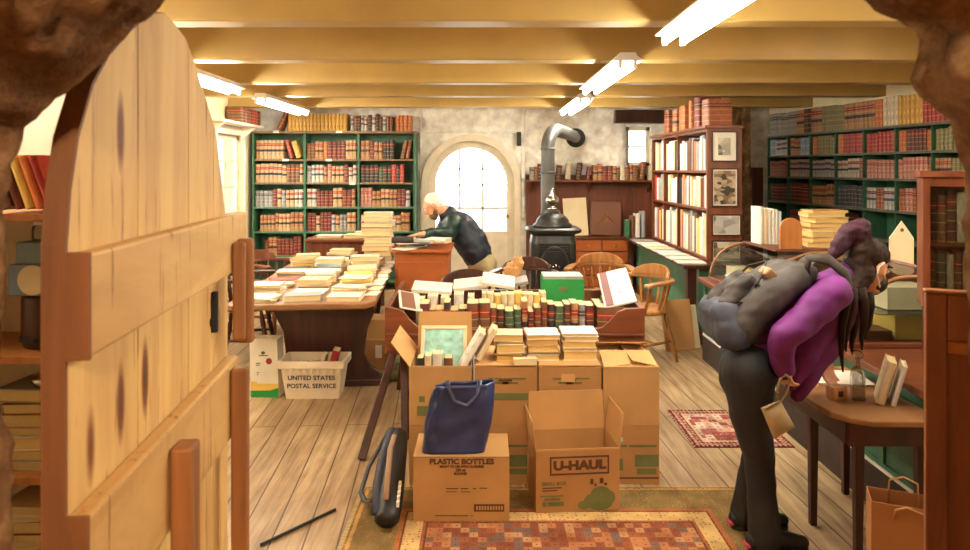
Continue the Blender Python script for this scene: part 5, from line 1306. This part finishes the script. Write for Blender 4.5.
# ---------------------------------------------------------------- shelf unit seen past the door's hinge edge
su = thing('shelf_unit', 'wooden shelves of bric-a-brac glimpsed between the stone doorway and the pine door', 'shelf', (-1.75,2.6,0))
for z in (.12,.50,.93,1.44): MB().box(-2.2,-1.42,2.42,2.80,z-.025,z).obj('shelf', M['oak'], su, True)
for x in (-2.2,-1.41): MB().box(x-.01,x+.01,2.42,2.8,0,2.0).obj('upright', M['oak'], su, True)
MB().box(-2.2,-1.42,2.805,2.815,0,2.0).obj('back_panel', M['frame'], su, True)
def xs(px, Y=2.45): return XW(px, Y)
for i, (px0, kk, t_, a) in enumerate(((8,'dark red',.03,-20),(18.5,'yellow',.033,-20),(29,'orange',.033,-20),(39,'red',.03,-20),(-5,'brown',.045,-20))):
    book(CV[kk], (t_,.17,.20), T(xs(px0)+.03, 2.46, 1.458) @ R(D(a),'Y'), f'{kk} book leaning on the topmost shelf past the hinge edge of the pine door', 'leaning books past the door')
o = MB().box(xs(6),xs(42),2.5,2.66,1.25,1.33).obj('card_box', M['bluebox'], bevel=.004, loc=(xs(20),2.6,1.25)); tag(o, 'grey-blue box stacked in the shelves past the hinge edge of the pine door', 'box')
o = MB().box(xs(0),xs(44),2.49,2.70,1.135,1.249).obj('card_box', M['bluebox'], bevel=.004, loc=(xs(20),2.6,1.135)); tag(o, 'pale box with round cream label in the shelves past the pine door', 'box')
MB().lathe([(.055,0),(.055,.002)], 20, T(0,0,0)).obj('round_label', CV['cream'], o, smooth=False).matrix_basis = T(.02,-.112,.058) @ R(PI/2,'X')
t = thing('wooden_tub', 'dark wooden tub below the round-labelled box past the pine door', 'tub', (xs(22),2.6,.931))
MB().lathe([(.085,.931),(.095,.96),(.095,1.11),(.09,1.134),(.08,1.134)], 20, T(xs(24),2.6,0)).obj('body', M['dkwood'], t, True, smooth=True)
MB().lathe([(.0955,.955),(.099,.957),(.099,.975),(.0955,.977)], 20, T(xs(24),2.6,0)).obj('hoop', M['irond'], t, True)
t = thing('glass_jar', 'small clear jar with white lid above the blue box past the pine door', 'jar', (xs(22),2.58,1.331))
MB().lathe([(.03,1.331),(.032,1.34),(.032,1.38),(.025,1.388)], 16, T(xs(18),2.58,0)).obj('body', M['glass'], t, True, smooth=True); MB().lathe([(.027,1.3885),(.027,1.402)],16,T(xs(18),2.58,0)).obj('lid', M['white'], t, True)
t = thing('glass_jar', 'dark stoppered jar beside the white-lidded jar past the pine door', 'jar', (xs(36),2.58,1.331))
MB().lathe([(.025,1.331),(.028,1.34),(.028,1.37),(.014,1.385),(.014,1.40)], 16, T(xs(34),2.58,0)).obj('body', M['blacklug'], t, True, smooth=True)
z = .501
for i, (kk, t_) in enumerate((('white',.03),('grey',.04),('cream',.05),('pale blue',.03),('tan',.05),('brown',.04),('grey',.05))):
    flat_book(CV[kk], (t_,.2,.28), xs(34)-.02+.01*(i % 3), 2.58, z, D(4*(i % 3)-4), f'{kk} book, {ordn(i+1)} up in the pile low in the shelves past the pine door', 'pile past the pine door'); z += t_+.0006
z = .121
for i, (kk, t_) in enumerate((('brown',.04),('red',.05),('white',.02),('cream',.03),('dark red',.05),('printed',.02),('cream',.03))):
    flat_book(CV[kk], (t_,.2,.28), xs(34)-.02+.012*(i % 3), 2.58, z, D(5*(i % 3)-4), f'{kk} book, {ordn(i+1)} up in the pile on the lowest shelf past the pine door', 'lowest pile past the pine door'); z += t_+.0006
o = MB().lathe([(.06,0),(.075,.02),(.075,.035),(.05,.04)], 20).obj('glass_dish', M['nickel'], smooth=True); o.matrix_basis = T(xs(36),2.55,.501+.295); tag(o, 'shiny metal dish on the book pile in the shelves past the pine door', 'dish')
# ---------------------------------------------------------------- ceiling lights
tubem = emit('fluorescent_tube', (255,244,222), 26.0)
def light(x, ya, yb, label):
    t = thing('ceiling_light', label, 'ceiling light', (x,(ya+yb)/2,2.36), 0, None)
    MB().prism([(-.05,2.3585),(.05,2.3585),(.062,2.335),(.10,2.31),(.09,2.305),(-.09,2.305),(-.10,2.31),(-.062,2.335)], ya, yb, 'y', T(x,0,0)).obj('housing', M['white'], t, True)
    for s_ in (-1, 1):
        MB().tube([(x+s_*.048, ya+.03, 2.279),(x+s_*.048, yb-.03, 2.279)], .019, 10).obj('tube', tubem, t, True, smooth=True)
        for y in (ya+.012, yb-.012): MB().box(x+s_*.048-.012, x+s_*.048+.012, y-.010, y+.010, 2.255, 2.3045).obj('lamp_holder', M['white'], t, True)
light(1.0, 2.02, 3.62, 'twin-tube ceiling light nearest the stone doorway')
light(.93, 4.42, 6.02, 'twin-tube ceiling light in the middle of the counter-side row')
light(1.0, 6.78, 8.36, 'twin-tube ceiling light nearest the stovepipe')
light(-2.22, 4.42, 6.02, 'twin-tube ceiling light over the long table, beside the pine door top')
light(-2.24, 6.78, 8.36, 'twin-tube ceiling light before the green bookcase')
light(-2.22, 2.02, 3.62, 'assumed twin-tube ceiling light hidden behind the pine door')  # unseen fixture, assumed from the glow past the door's hinge edge
light(3.25, 2.02, 3.62, 'assumed unseen twin-tube ceiling light over the wall shelving behind the showcases')  # assumed from warm beam reflections; out-of-view fixture added to brighten the counter side
# ---------------------------------------------------------------- people
def blob(name, mb, mat, parent=None, voxel=.011, smooth=6, fold=0, fscale=9.0, squash=None):
    """union of overlapping rounded volumes fused into one continuous skin"""
    o = mb.obj('tmp', mat)
    r = o.modifiers.new('fuse', 'REMESH'); r.mode = 'VOXEL'; r.voxel_size = voxel
    if smooth:
        s_ = o.modifiers.new('soften', 'SMOOTH'); s_.iterations = smooth; s_.factor = .5
    dg = bpy.context.evaluated_depsgraph_get(); me = bpy.data.meshes.new_from_object(o.evaluated_get(dg))
    bpy.data.objects.remove(o)
    if fold:
        nr = [v.normal.copy() for v in me.vertices]
        for v, n_ in zip(me.vertices, nr):
            c = v.co; v.co = c+n_*fold*(noise.noise((c.x*fscale, c.y*fscale, c.z*fscale*1.3))+.5*noise.noise((c.x*fscale*2.3+7, c.y*fscale*2.3, c.z*fscale*2.3)))
    me.materials.clear()
    return link(name, me, mat, parent, True, True)
def chain(mb, pts, rs):
    for (a, b_), (r, q) in zip(zip(pts, pts[1:]), zip(rs, rs[1:])): mb.cap(a, b_, r, q)
    return mb
def basis(fwd, up):
    f = Vector(fwd).normalized(); u = Vector(up); s_ = f.cross(u).normalized(); u = s_.cross(f)
    m = Matrix.Identity(4); m.col[0] = (*s_, 0); m.col[1] = (*f, 0); m.col[2] = (*u, 0); return m
def head(mb, c, B, s=1.0):
    """skull, jaw, nose, ears around centre c; B columns: right, forward, up"""
    P_ = lambda x, y, z: Vector(c)+B.to_3x3() @ Vector((x*s, y*s, z*s))
    mb.ell(P_(0,-.012,.03), (.074*s,.093*s,.088*s), B)
    mb.ell(P_(0,.025,-.03), (.060*s,.066*s,.082*s), B)
    mb.cap(P_(-.02,.06,-.085), P_(.02,.06,-.085), .026*s, .026*s)
    mb.cap(P_(0,.088,.01), P_(0,.108,-.025), .010*s, .016*s)
    mb.ell(P_(0,.086,-.062), (.024*s,.014*s,.012*s), B)
    for x in (-1, 1):
        mb.ell(P_(x*.076,-.005,-.005), (.012*s,.026*s,.034*s), B); mb.ell(P_(x*.028,.078,.012), (.017*s,.012*s,.012*s), B)
    return P_
def hand(mb, wrist, fwd, palm_n, s=1.0, curl=.6, side=1):
    """palm, four unequal curled fingers and a side thumb; palm_n points out of the palm"""
    f = Vector(fwd).normalized(); n_ = Vector(palm_n); n_ = (n_-f*n_.dot(f)).normalized(); a = f.cross(n_)*side
    w = Vector(wrist)
    for k_ in range(4):
        off = (k_-1.5)*.0195*s
        mb.cap(w+a*off*.6, w+f*.078*s+a*off, .013*s, .0115*s)
        p = w+f*.082*s+a*off; d_ = f.copy(); L = (.036,.042,.039,.030)[k_]*s
        for j in range(3):
            ang = curl*(.55+.35*j); q = (d_*math.cos(ang)+n_*math.sin(ang)).normalized()
            e = p+q*L; mb.cap(p, e, (.0092-.0008*j)*s, (.0086-.0008*j)*s, 10); p = e; d_ = q; L *= .72
    p = w+f*.022*s-a*.028*s; d_ = (f*.75-a*.55+n_*.35).normalized(); e = p+d_*.042*s
    mb.cap(w+f*.01*s-a*.01*s, p, .013*s, .012*s); mb.cap(p, e, .012*s, .010*s); q = (f*.7+n_*.6+a*.15).normalized(); mb.cap(e, e+q*.03*s, .0098*s, .008*s)
# ---- the woman
wm = thing('person', 'person in purple sweater and black trousers bending over the glass showcase, wearing a charcoal backpack', 'person', (1.18, 2.88, .0095))
hipR, hipL = W(748,372,2.80), W(750,366,3.00)
kneeR, kneeL = W(759,455,2.83), W(757,452,3.02)
ankR, ankL = Vector((1.16,2.84,.11)), Vector((1.155,3.02,.11))
shR, shL = W(834,292,2.74), W(842,290,3.07)
neck = W(844,279,2.90); hc = W(868,266,2.91)
HB = basis((.86,.30,-.42), (.36,.1,.93))
body = MB()
body.ell(W(750,364,2.9), (.10,.135,.105)); chain(body, [W(754,358,2.9), W(790,326,2.9), W(826,300,2.9)], [.10,.085,.085])
chain(body, [W(818,303,2.9), neck, hc], [.07,.05,.05])
for sh, el, wr in ((shR, W(783,336,2.70), W(783,359,2.71)), (shL, W(822,334,3.12), W(824,352,3.06))):
    chain(body, [W(826,296,2.9), sh, el, wr], [.065,.05,.040,.028])
for hp, kn, an in ((hipR,kneeR,ankR),(hipL,kneeL,ankL)):
    chain(body, [hp, kn, an], [.092,.058,.038]); chain(body, [an, an+Vector((.02,0,-.055)), an+Vector((.15,0,-.07))], [.036,.034,.024])
PH = head(body, hc, HB, .93)
hand(body, W(783,359,2.71), (.10,.0,-1), (.8,.35,0), .88, 1.0, 1)
hand(body, W(824,352,3.06), (.1,-.1,-.95), (.2,-1,0), .92, .6, -1)
blob('body', body, M['skin'], wm, .0065, 3)
tr_ = MB()
tr_.ell(W(750,362,2.9), (.120,.160,.13)); tr_.ell(W(744,374,2.84), (.105,.095,.12)); tr_.ell(W(744,372,2.97), (.105,.095,.12))
for hp, kn, an in ((hipR,kneeR,ankR),(hipL,kneeL,ankL)):
    chain(tr_, [hp, hp.lerp(kn,.5)+Vector((-.01,0,0)), kn, kn.lerp(an,.5), an+Vector((.008,0,-.04))], [.108,.088,.062,.058,.070])
tq = blob('trousers', tr_, M['leggings'], wm, .011, 5, .006, 8)
for v in tq.data.vertices: v.co.z = max(v.co.z, .024)
sw = MB()
chain(sw, [W(759,353,2.9), W(795,322,2.9), W(828,298,2.9)], [.130,.120,.115])
sw.ell(W(800,318,2.82), (.09,.075,.09)); sw.ell(W(800,318,2.99), (.09,.075,.09))
chain(sw, [shR, W(808,316,2.71), W(783,337,2.69), W(781,352,2.70), W(784,369,2.72)], [.072,.066,.056,.052,.044])
chain(sw, [W(826,298,2.9), shR], [.10,.07]); chain(sw, [W(826,298,2.9), shL, W(822,334,3.12), W(824,349,3.06)], [.10,.07,.056,.042])
chain(sw, [W(838,300,2.9), W(826,336,2.9), W(808,370,2.88), W(797,395,2.87)], [.088,.082,.060,.028])
chain(sw, [W(826,320,2.82), W(806,352,2.80), W(792,385,2.80)], [.075,.058,.028]); chain(sw, [W(826,320,2.98), W(806,356,2.98), W(796,385,2.96)], [.075,.06,.03])
chain(sw, [W(832,292,2.9), W(845,280,2.9)], [.09,.072])
blob('sweater', sw, M['purple'], wm, .010, 6, .010, 10)
hr = MB()
hr.ell(PH(0,-.032,.036), (.074,.086,.088), HB); hr.ell(PH(0,-.060,-.02), (.066,.054,.08), HB); hr.ell(PH(0,-.008,.052), (.0725,.078,.070), HB)
hr.cap(PH(.04,-.05,-.05), W(850,300,2.80), .045, .03); hr.cap(PH(-.04,-.05,-.05), W(856,300,2.96), .045, .03)
blob('hair', hr, M['hairb'], wm, .008, 3, .004, 40)
for k_, (a, b_, c_) in enumerate(((W(846,285,2.76), W(842,325,2.75), W(843,372,2.76)), (W(852,288,2.77), W(847,325,2.76), W(846,352,2.77)), (W(860,288,2.80), W(864,320,2.79), W(862,350,2.80)), (W(868,292,2.84), W(867,325,2.83), W(865,340,2.84)), (W(856,285,2.96), W(854,330,2.96), W(852,355,2.96)))):
    m = MB(); m.tube([a, a.lerp(b_,.5)+Vector((.008,0,.01)), b_, b_.lerp(c_,.6)+Vector((-.006,0,0)), c_], [.022,.021,.016,.010,.003], 10); m.obj('hair_lock', M['hairb'], wm, True, smooth=True)
pt = MB(); chain(pt, [PH(0,-.085,.06), W(862,226,2.9), W(850,232,2.9), W(838,248,2.88), W(828,262,2.86)], [.034,.034,.042,.034,.012]); pt.ell(W(858,232,2.9), (.05,.05,.045))
blob('ponytail', pt, M['hairp'], wm, .007, 3, .006, 30)
m = MB().tube([PH(.03,-.10,.045), PH(0,-.115,.06), PH(-.03,-.10,.045), PH(-.02,-.09,.02), PH(.02,-.09,.02)], .010, 8, closed=True).obj('hair_tie', M['black'], wm, True, smooth=True)
# mask with a white ear loop, eyes
mk = MB(); mk.ell(PH(0,.062,-.052), (.056,.056,.052), HB); mk.cap(PH(0,.10,-.03), PH(0,.085,-.085), .028, .024)
blob('face_mask', mk, M['black'], wm, .007, 3)
for s_ in (1, -1): MB().tube([PH(s_*.056,.055,-.03), PH(s_*.073,.02,-.015), PH(s_*.086,-.012,.025), PH(s_*.086,-.03,.0), PH(s_*.078,-.018,-.04), PH(s_*.056,.045,-.075)], .0035, 6).obj('ear_loop', M['white'], wm, True, smooth=True)
for s_ in (1, -1):
    MB().ell(PH(s_*.030,.083,.012), (.011,.008,.008), HB).obj('eye', M['white'], wm, True, smooth=True)
    MB().ell(PH(s_*.030,.0895,.011), (.005,.004,.005), HB).obj('iris', M['black'], wm, True, smooth=True)
    MB().tube([PH(s_*.015,.088,.032), PH(s_*.03,.089,.038), PH(s_*.05,.078,.033)], .005, 6).obj('eyebrow', M['hairb'], wm, True)
for an in (ankR, ankL):
    m = MB(); chain(m, [an+Vector((-.035,0,-.06)), an+Vector((.05,0,-.055)), an+Vector((.165,0,-.068))], [.038,.04,.027]); z0 = .0105
    for i, p in enumerate(m.v): m.v[i] = (p[0], p[1], max(p[2], z0+.006))
    s_ = m.obj('shoe', M['black'], wm, True, smooth=True)
    m = MB(); P_ = rounded(.25,.075,.034); m.prism([(an.x+.062+x, an.y+y) for x, y in P_], z0, z0+.0155, 'z'); m.obj('sole', M['blacklug'], s_, True)
    MB().cap(an+Vector((-.064,-.012,-.075)), an+Vector((-.064,.012,-.075)), .013, .013).obj('pink_heel', M['pink'], s_, True, smooth=True)
# backpack
bp = thing('backpack', 'charcoal canvas backpack with navy base worn by the person in purple', 'backpack', tuple(W(755,315,2.9)))
ax_ = (W(803,262,2.9)-W(733,332,2.9)).normalized(); nr_ = Vector((-ax_.z, 0, ax_.x)); 
BPc = W(757,302,2.9)+nr_*.02; BM = Matrix.Identity(4); BM.col[0] = (0,1,0,0); BM.col[1] = (*nr_,0); BM.col[2] = (*ax_,0); BM.col[3] = (*BPc,1)
m = MB()
for x in (-.11,-.055,.055,.11):
    for z, yy, rr in ((-.15,-.01,.085),(.0,.0,.095),(.12,-.02,.075),(.185,-.045,.045)): pass
    chain(m, [BM @ Vector((x,.0,-.14)), BM @ Vector((x*.95,.0,.02)), BM @ Vector((x*.8,-.03,.17)), BM @ Vector((x*.6,-.06,.225))], [.074,.076,.060,.038])
chain(m, [BM @ Vector((0,.0,-.13)), BM @ Vector((0,.02,.0)), BM @ Vector((0,-.02,.17)), BM @ Vector((0,-.06,.235))], [.074,.078,.064,.038])
blob('main_body', m, M['greybag'], bp, .011, 8, .007, 14)
m = MB(); chain(m, [BM @ Vector((-.10,.004,-.165)), BM @ Vector((.10,.004,-.165))], [.083,.083]); chain(m, [BM @ Vector((-.09,.06,-.14)), BM @ Vector((.09,.06,-.14))], [.062,.062])
blob('base_panel', m, M['bluegrey'], bp, .010, 4, .006, 12)
m = MB(); chain(m, [BM @ Vector((-.06,.085,-.10)), BM @ Vector((-.05,.085,.02))], [.045,.04]); chain(m, [BM @ Vector((.06,.085,-.10)), BM @ Vector((.05,.085,.02))], [.045,.04]); chain(m, [BM @ Vector((-.05,.085,-.03)), BM @ Vector((.05,.085,-.03))], [.045,.045])
blob('front_pocket', m, M['greybag'], bp, .009, 4, .010, 16)
m = MB(); m.tube([BM @ Vector(p) for p in ((-.11,.075,.02),(-.08,.085,.10),(0,.075,.15),(.08,.085,.10),(.11,.075,.02))], .005, 6); m.obj('zip', M['strap'], bp, True)
MB().box(-.115,-.03,.02,.088,.085,.125,BM).obj('tan_patch', M['tan'], bp, True, bevel=.01)
m = MB()
for s_, yy in ((-1, 2.77), (1, 3.04)):
    m = MB().tube([BM @ Vector((s_*.09,-.06,.20)), W(808,258,yy), W(828,259,yy), W(846,274,yy), W(852,300,yy), W(838,330,yy-.03*s_), W(800,352,yy-.04*s_), BM @ Vector((s_*.11,-.05,-.16))], [.02,.026,.028,.028,.024,.018,.012,.01], 8, flat=.35, up=(0,1,0) if False else None)
    m.obj('shoulder_strap', M['strap'], bp, True, smooth=True)
MB().tube([BM @ Vector(p) for p in ((-.04,-.06,.25),(-.03,-.06,.29),(.03,-.06,.29),(.04,-.06,.25))], .009, 8, flat=.5).obj('haul_loop', M['strap'], bp, True, smooth=True)
for i in range(2): MB().bar(BM @ Vector((-.125,.03,-.04+.10*i)), BM @ Vector((-.115,.09,-.07+.10*i)), .02, .004).obj('compression_strap', M['strap'], bp, True)
# wrist purse
pu = thing('wrist_pouch', 'beige pouch hanging by a strap from the bent persons wrist', 'pouch', tuple(W(777,420,2.70)))
c4 = [W(761,408,2.70), W(780,400,2.70), W(795,427,2.69), W(775,439,2.69)]
m = MB(); vs = []; fs = []; n_ = 8
for j in range(n_+1):
    for i in range(n_+1):
        u, v_ = i/n_, j/n_; p = c4[0].lerp(c4[1], u).lerp(c4[3].lerp(c4[2], u), v_); b_ = .024*(math.sin(PI*u)*math.sin(PI*v_))**.5
        vs.append(p+Vector((0,-b_-.002,0)))
k0 = len(vs)
vs += [Vector((p.x, c4[0].y-(p.y-c4[0].y), p.z)) for p in vs]
for j in range(n_):
    for i in range(n_):
        a = j*(n_+1)+i; q = (a, a+1, a+n_+2, a+n_+1); fs.append(q); fs.append(tuple(k0+x for x in reversed(q)))
for i in range(n_):
    for a, b_ in ((i, i+1), (n_*(n_+1)+i+1, n_*(n_+1)+i), ((i+1)*(n_+1), i*(n_+1)), (i*(n_+1)+n_, (i+1)*(n_+1)+n_)): fs.append((b_, a, k0+a, k0+b_))
m.add(vs, fs).obj('pouch_body', M['beige'], pu, True, smooth=True)
MB().tube([c4[1]+Vector((-.01,0,-.005)), W(777,390,2.70), W(780,379,2.66), W(786,375,2.65), W(791,379,2.68), W(786,394,2.70), c4[1]+Vector((.0,0,-.01))], .006, 6, flat=.5).obj('wrist_strap', M['beige'], pu, True, smooth=True)
MB().rod(c4[0]+Vector((.01,-.012,.0)), c4[1]+Vector((-.006,-.012,.0)), .004).obj('zip', M['tan'], pu, True)

# ---- the man bending over the orange-brown cabinet
mn = thing('person', 'white-haired person in dark jacket and khaki trousers bending over the orange-brown cabinet', 'person', (-.05, 6.75, 0))
Ym = 6.97
hip = Vector((-.06, Ym, .80)); sh = Vector((-.36, Ym, 1.14)); hcm = Vector((-.53, Ym-.03, 1.225))
Yc = lambda px, py, Y=Ym: W(px, py, Y)
hip = Yc(480, 262); chest = Yc(458, 226)
MBs = basis((-.80,-.12,-.58), (-.55,0,.83))
body = MB(); chain(body, [hip, Yc(470,242), chest, Yc(446,212), hcm], [.13,.13,.14,.07,.055])
sR, sL = Yc(452,224,Ym-.2), Yc(450,220,Ym+.2)
eR, wR = Yc(449,234,Ym-.24), Yc(424,234,6.5); eL, wL = Yc(440,235,Ym+.2), Yc(420,235,6.8)
for a, b_, c_ in ((sR,eR,wR),(sL,eL,wL)): chain(body, [chest, a, b_, c_], [.1,.065,.046,.032])
for yy in (-.11,.11):
    chain(body, [hip+Vector((0,yy,0)), Vector((.00,Ym+yy,.42)), Vector((.10,Ym+yy,.09))], [.095,.062,.042]); chain(body, [Vector((.10,Ym+yy,.05)), Vector((-.06,Ym+yy,.035))], [.04,.032])
PM = head(body, hcm, MBs, .98)
hand(body, wR, (-1,-.15,-.05), (0,0,-1), 1.0, .35, 1); hand(body, wL, (-1,-.2,-.05), (0,0,-1), 1.0, .35, -1)
blob('body', body, M['skin'], mn, .0075, 3)
jk = MB(); chain(jk, [Yc(478,256), Yc(470,240), Yc(460,228), Yc(449,216)], [.155,.17,.165,.10])
for s_ in (-.11,.11): chain(jk, [Yc(476,254,Ym+s_), Yc(460,226,Ym+s_)], [.13,.13])
chain(jk, [sL, eL, eL.lerp(wL,.9)], [.10,.075,.05]); chain(jk, [chest, sL], [.14,.1])
blob('jacket', jk, M['jacket'], mn, .013, 5, .012, 9)
jk = MB(); chain(jk, [chest+Vector((0,-.1,0)), sR, eR, eR.lerp(wR,.9)], [.12,.10,.072,.05])
blob('sleeve', jk, M['jacketg'], mn, .012, 4, .010, 10)
kh = MB(); kh.ell(Yc(482,264), (.155,.19,.15))
for yy in (-.11,.11): chain(kh, [hip+Vector((.03,yy,-.02)), Vector((.02,Ym+yy,.42)), Vector((.10,Ym+yy,.09))], [.125,.088,.078])
blob('trousers', kh, M['khaki'], mn, .014, 5, .008, 9)
hw = MB(); hw.ell(PM(0,-.028,.040), (.082,.090,.088), MBs); hw.ell(PM(0,-.06,-.015), (.07,.05,.06), MBs)
blob('hair', hw, M['hairw'], mn, .009, 3, .006, 40)
bd = MB(); bd.ell(PM(0,.05,-.085), (.05,.05,.045), MBs); bd.cap(PM(-.05,.02,-.06), PM(.05,.02,-.06), .026, .026); bd.cap(PM(0,.07,-.10), PM(0,.06,-.125), .03, .015)
blob('beard', bd, M['beard'], mn, .008, 3, .006, 50)
for s_ in (1,-1):
    MB().ell(PM(s_*.029,.086,.012), (.011,.008,.008), MBs).obj('eye', M['white'], mn, True, smooth=True)
    MB().tube([PM(s_*.013,.094,.034), PM(s_*.03,.094,.04), PM(s_*.05,.082,.034)], .006, 6).obj('eyebrow', M['hairw'], mn, True)
for yy in (-.11,.11):
    m = MB(); chain(m, [Vector((.14,Ym+yy,.045)), Vector((.05,Ym+yy,.05)), Vector((-.09,Ym+yy,.036))], [.044,.046,.034])
    for i, p in enumerate(m.v): m.v[i] = (p[0], p[1], max(p[2], .001))
    m.obj('shoe', M['dkwood'], mn, True, smooth=True)

# ---------------------------------------------------------------- outdoors, daylight, camera
struct('ground_outside', MB().box(-14, 14, 9.75, 40, -.5, -.3), plain('pale_pavement', (226,224,218), .9))
ca = thing('car', 'pale car parked outside, seen through the arched door', 'car', (1.2, 15.5, -.3))
cm = plain('pale_car_paint', (196,206,218), .3); cx_ = .55
pts = [(-2.1,.35),(2.1,.35),(2.15,.7),(1.9,.85),(1.1,.95),(.5,1.42),(-.9,1.45),(-1.5,1.0),(-2.05,.9),(-2.15,.6)]
MB().prism([(cx_+x, z-.3) for x, z in pts], 15.0, 16.7, 'y').obj('body', cm, ca, True, bevel=.06)
MB().prism([(cx_+x, z-.3) for x, z in ((.95,.98),(.45,1.36),(-.85,1.38),(-1.3,1.02))], 14.985, 14.998, 'y').obj('side_windows', plain('car_glass', (110,124,140), .1), ca, True)
for x in (-1.3, 1.35): MB().lathe([(.32,0),(.34,.03),(.34,.17),(.30,.2)], 20, T(cx_+x, 15.16, .04) @ R(PI/2,'X')).obj('wheel', M['blacklug'], ca, True)
w_ = bpy.data.worlds.new('sky'); bpy.context.scene.world = w_; w_.use_nodes = True
bg = w_.node_tree.nodes['Background']; bg.inputs[0].default_value = (.93, .97, 1.0, 1); bg.inputs[1].default_value = 3.2
def lamp(name, loc, energy, col, r):
    l_ = bpy.data.lights.new(name, 'POINT'); l_.energy = energy; l_.color = col; l_.shadow_soft_size = r
    o = bpy.data.objects.new(name, l_); C.objects.link(o); o.location = loc; return o
lamp('passage_fill', (.2, -1.2, 2.45), 75, (1.0, .80, .56), .06)  # added unseen fill behind the camera, brightens the stone doorway
cam = bpy.data.cameras.new('camera'); co = bpy.data.objects.new('camera', cam); C.objects.link(co)
co.location = (0, 0, EYE); co.rotation_euler = (PI/2, 0, 0)
cam.sensor_width = 36; cam.lens = F*36/970; cam.shift_x = 0; cam.shift_y = (169-275)/970; cam.clip_start = .05
cam.dof.use_dof = True; cam.dof.focus_distance = 4.6; cam.dof.aperture_fstop = 5.0
sc_ = bpy.context.scene; sc_.camera = co
sc_.view_settings.view_transform = 'Standard'; sc_.view_settings.look = 'None'; sc_.view_settings.gamma = 1; sc_.view_settings.use_curve_mapping = False
sc_.view_settings.exposure = 2.05
sc_.cycles.max_bounces = 8; sc_.cycles.transparent_max_bounces = 16; sc_.cycles.sample_clamp_indirect = 6
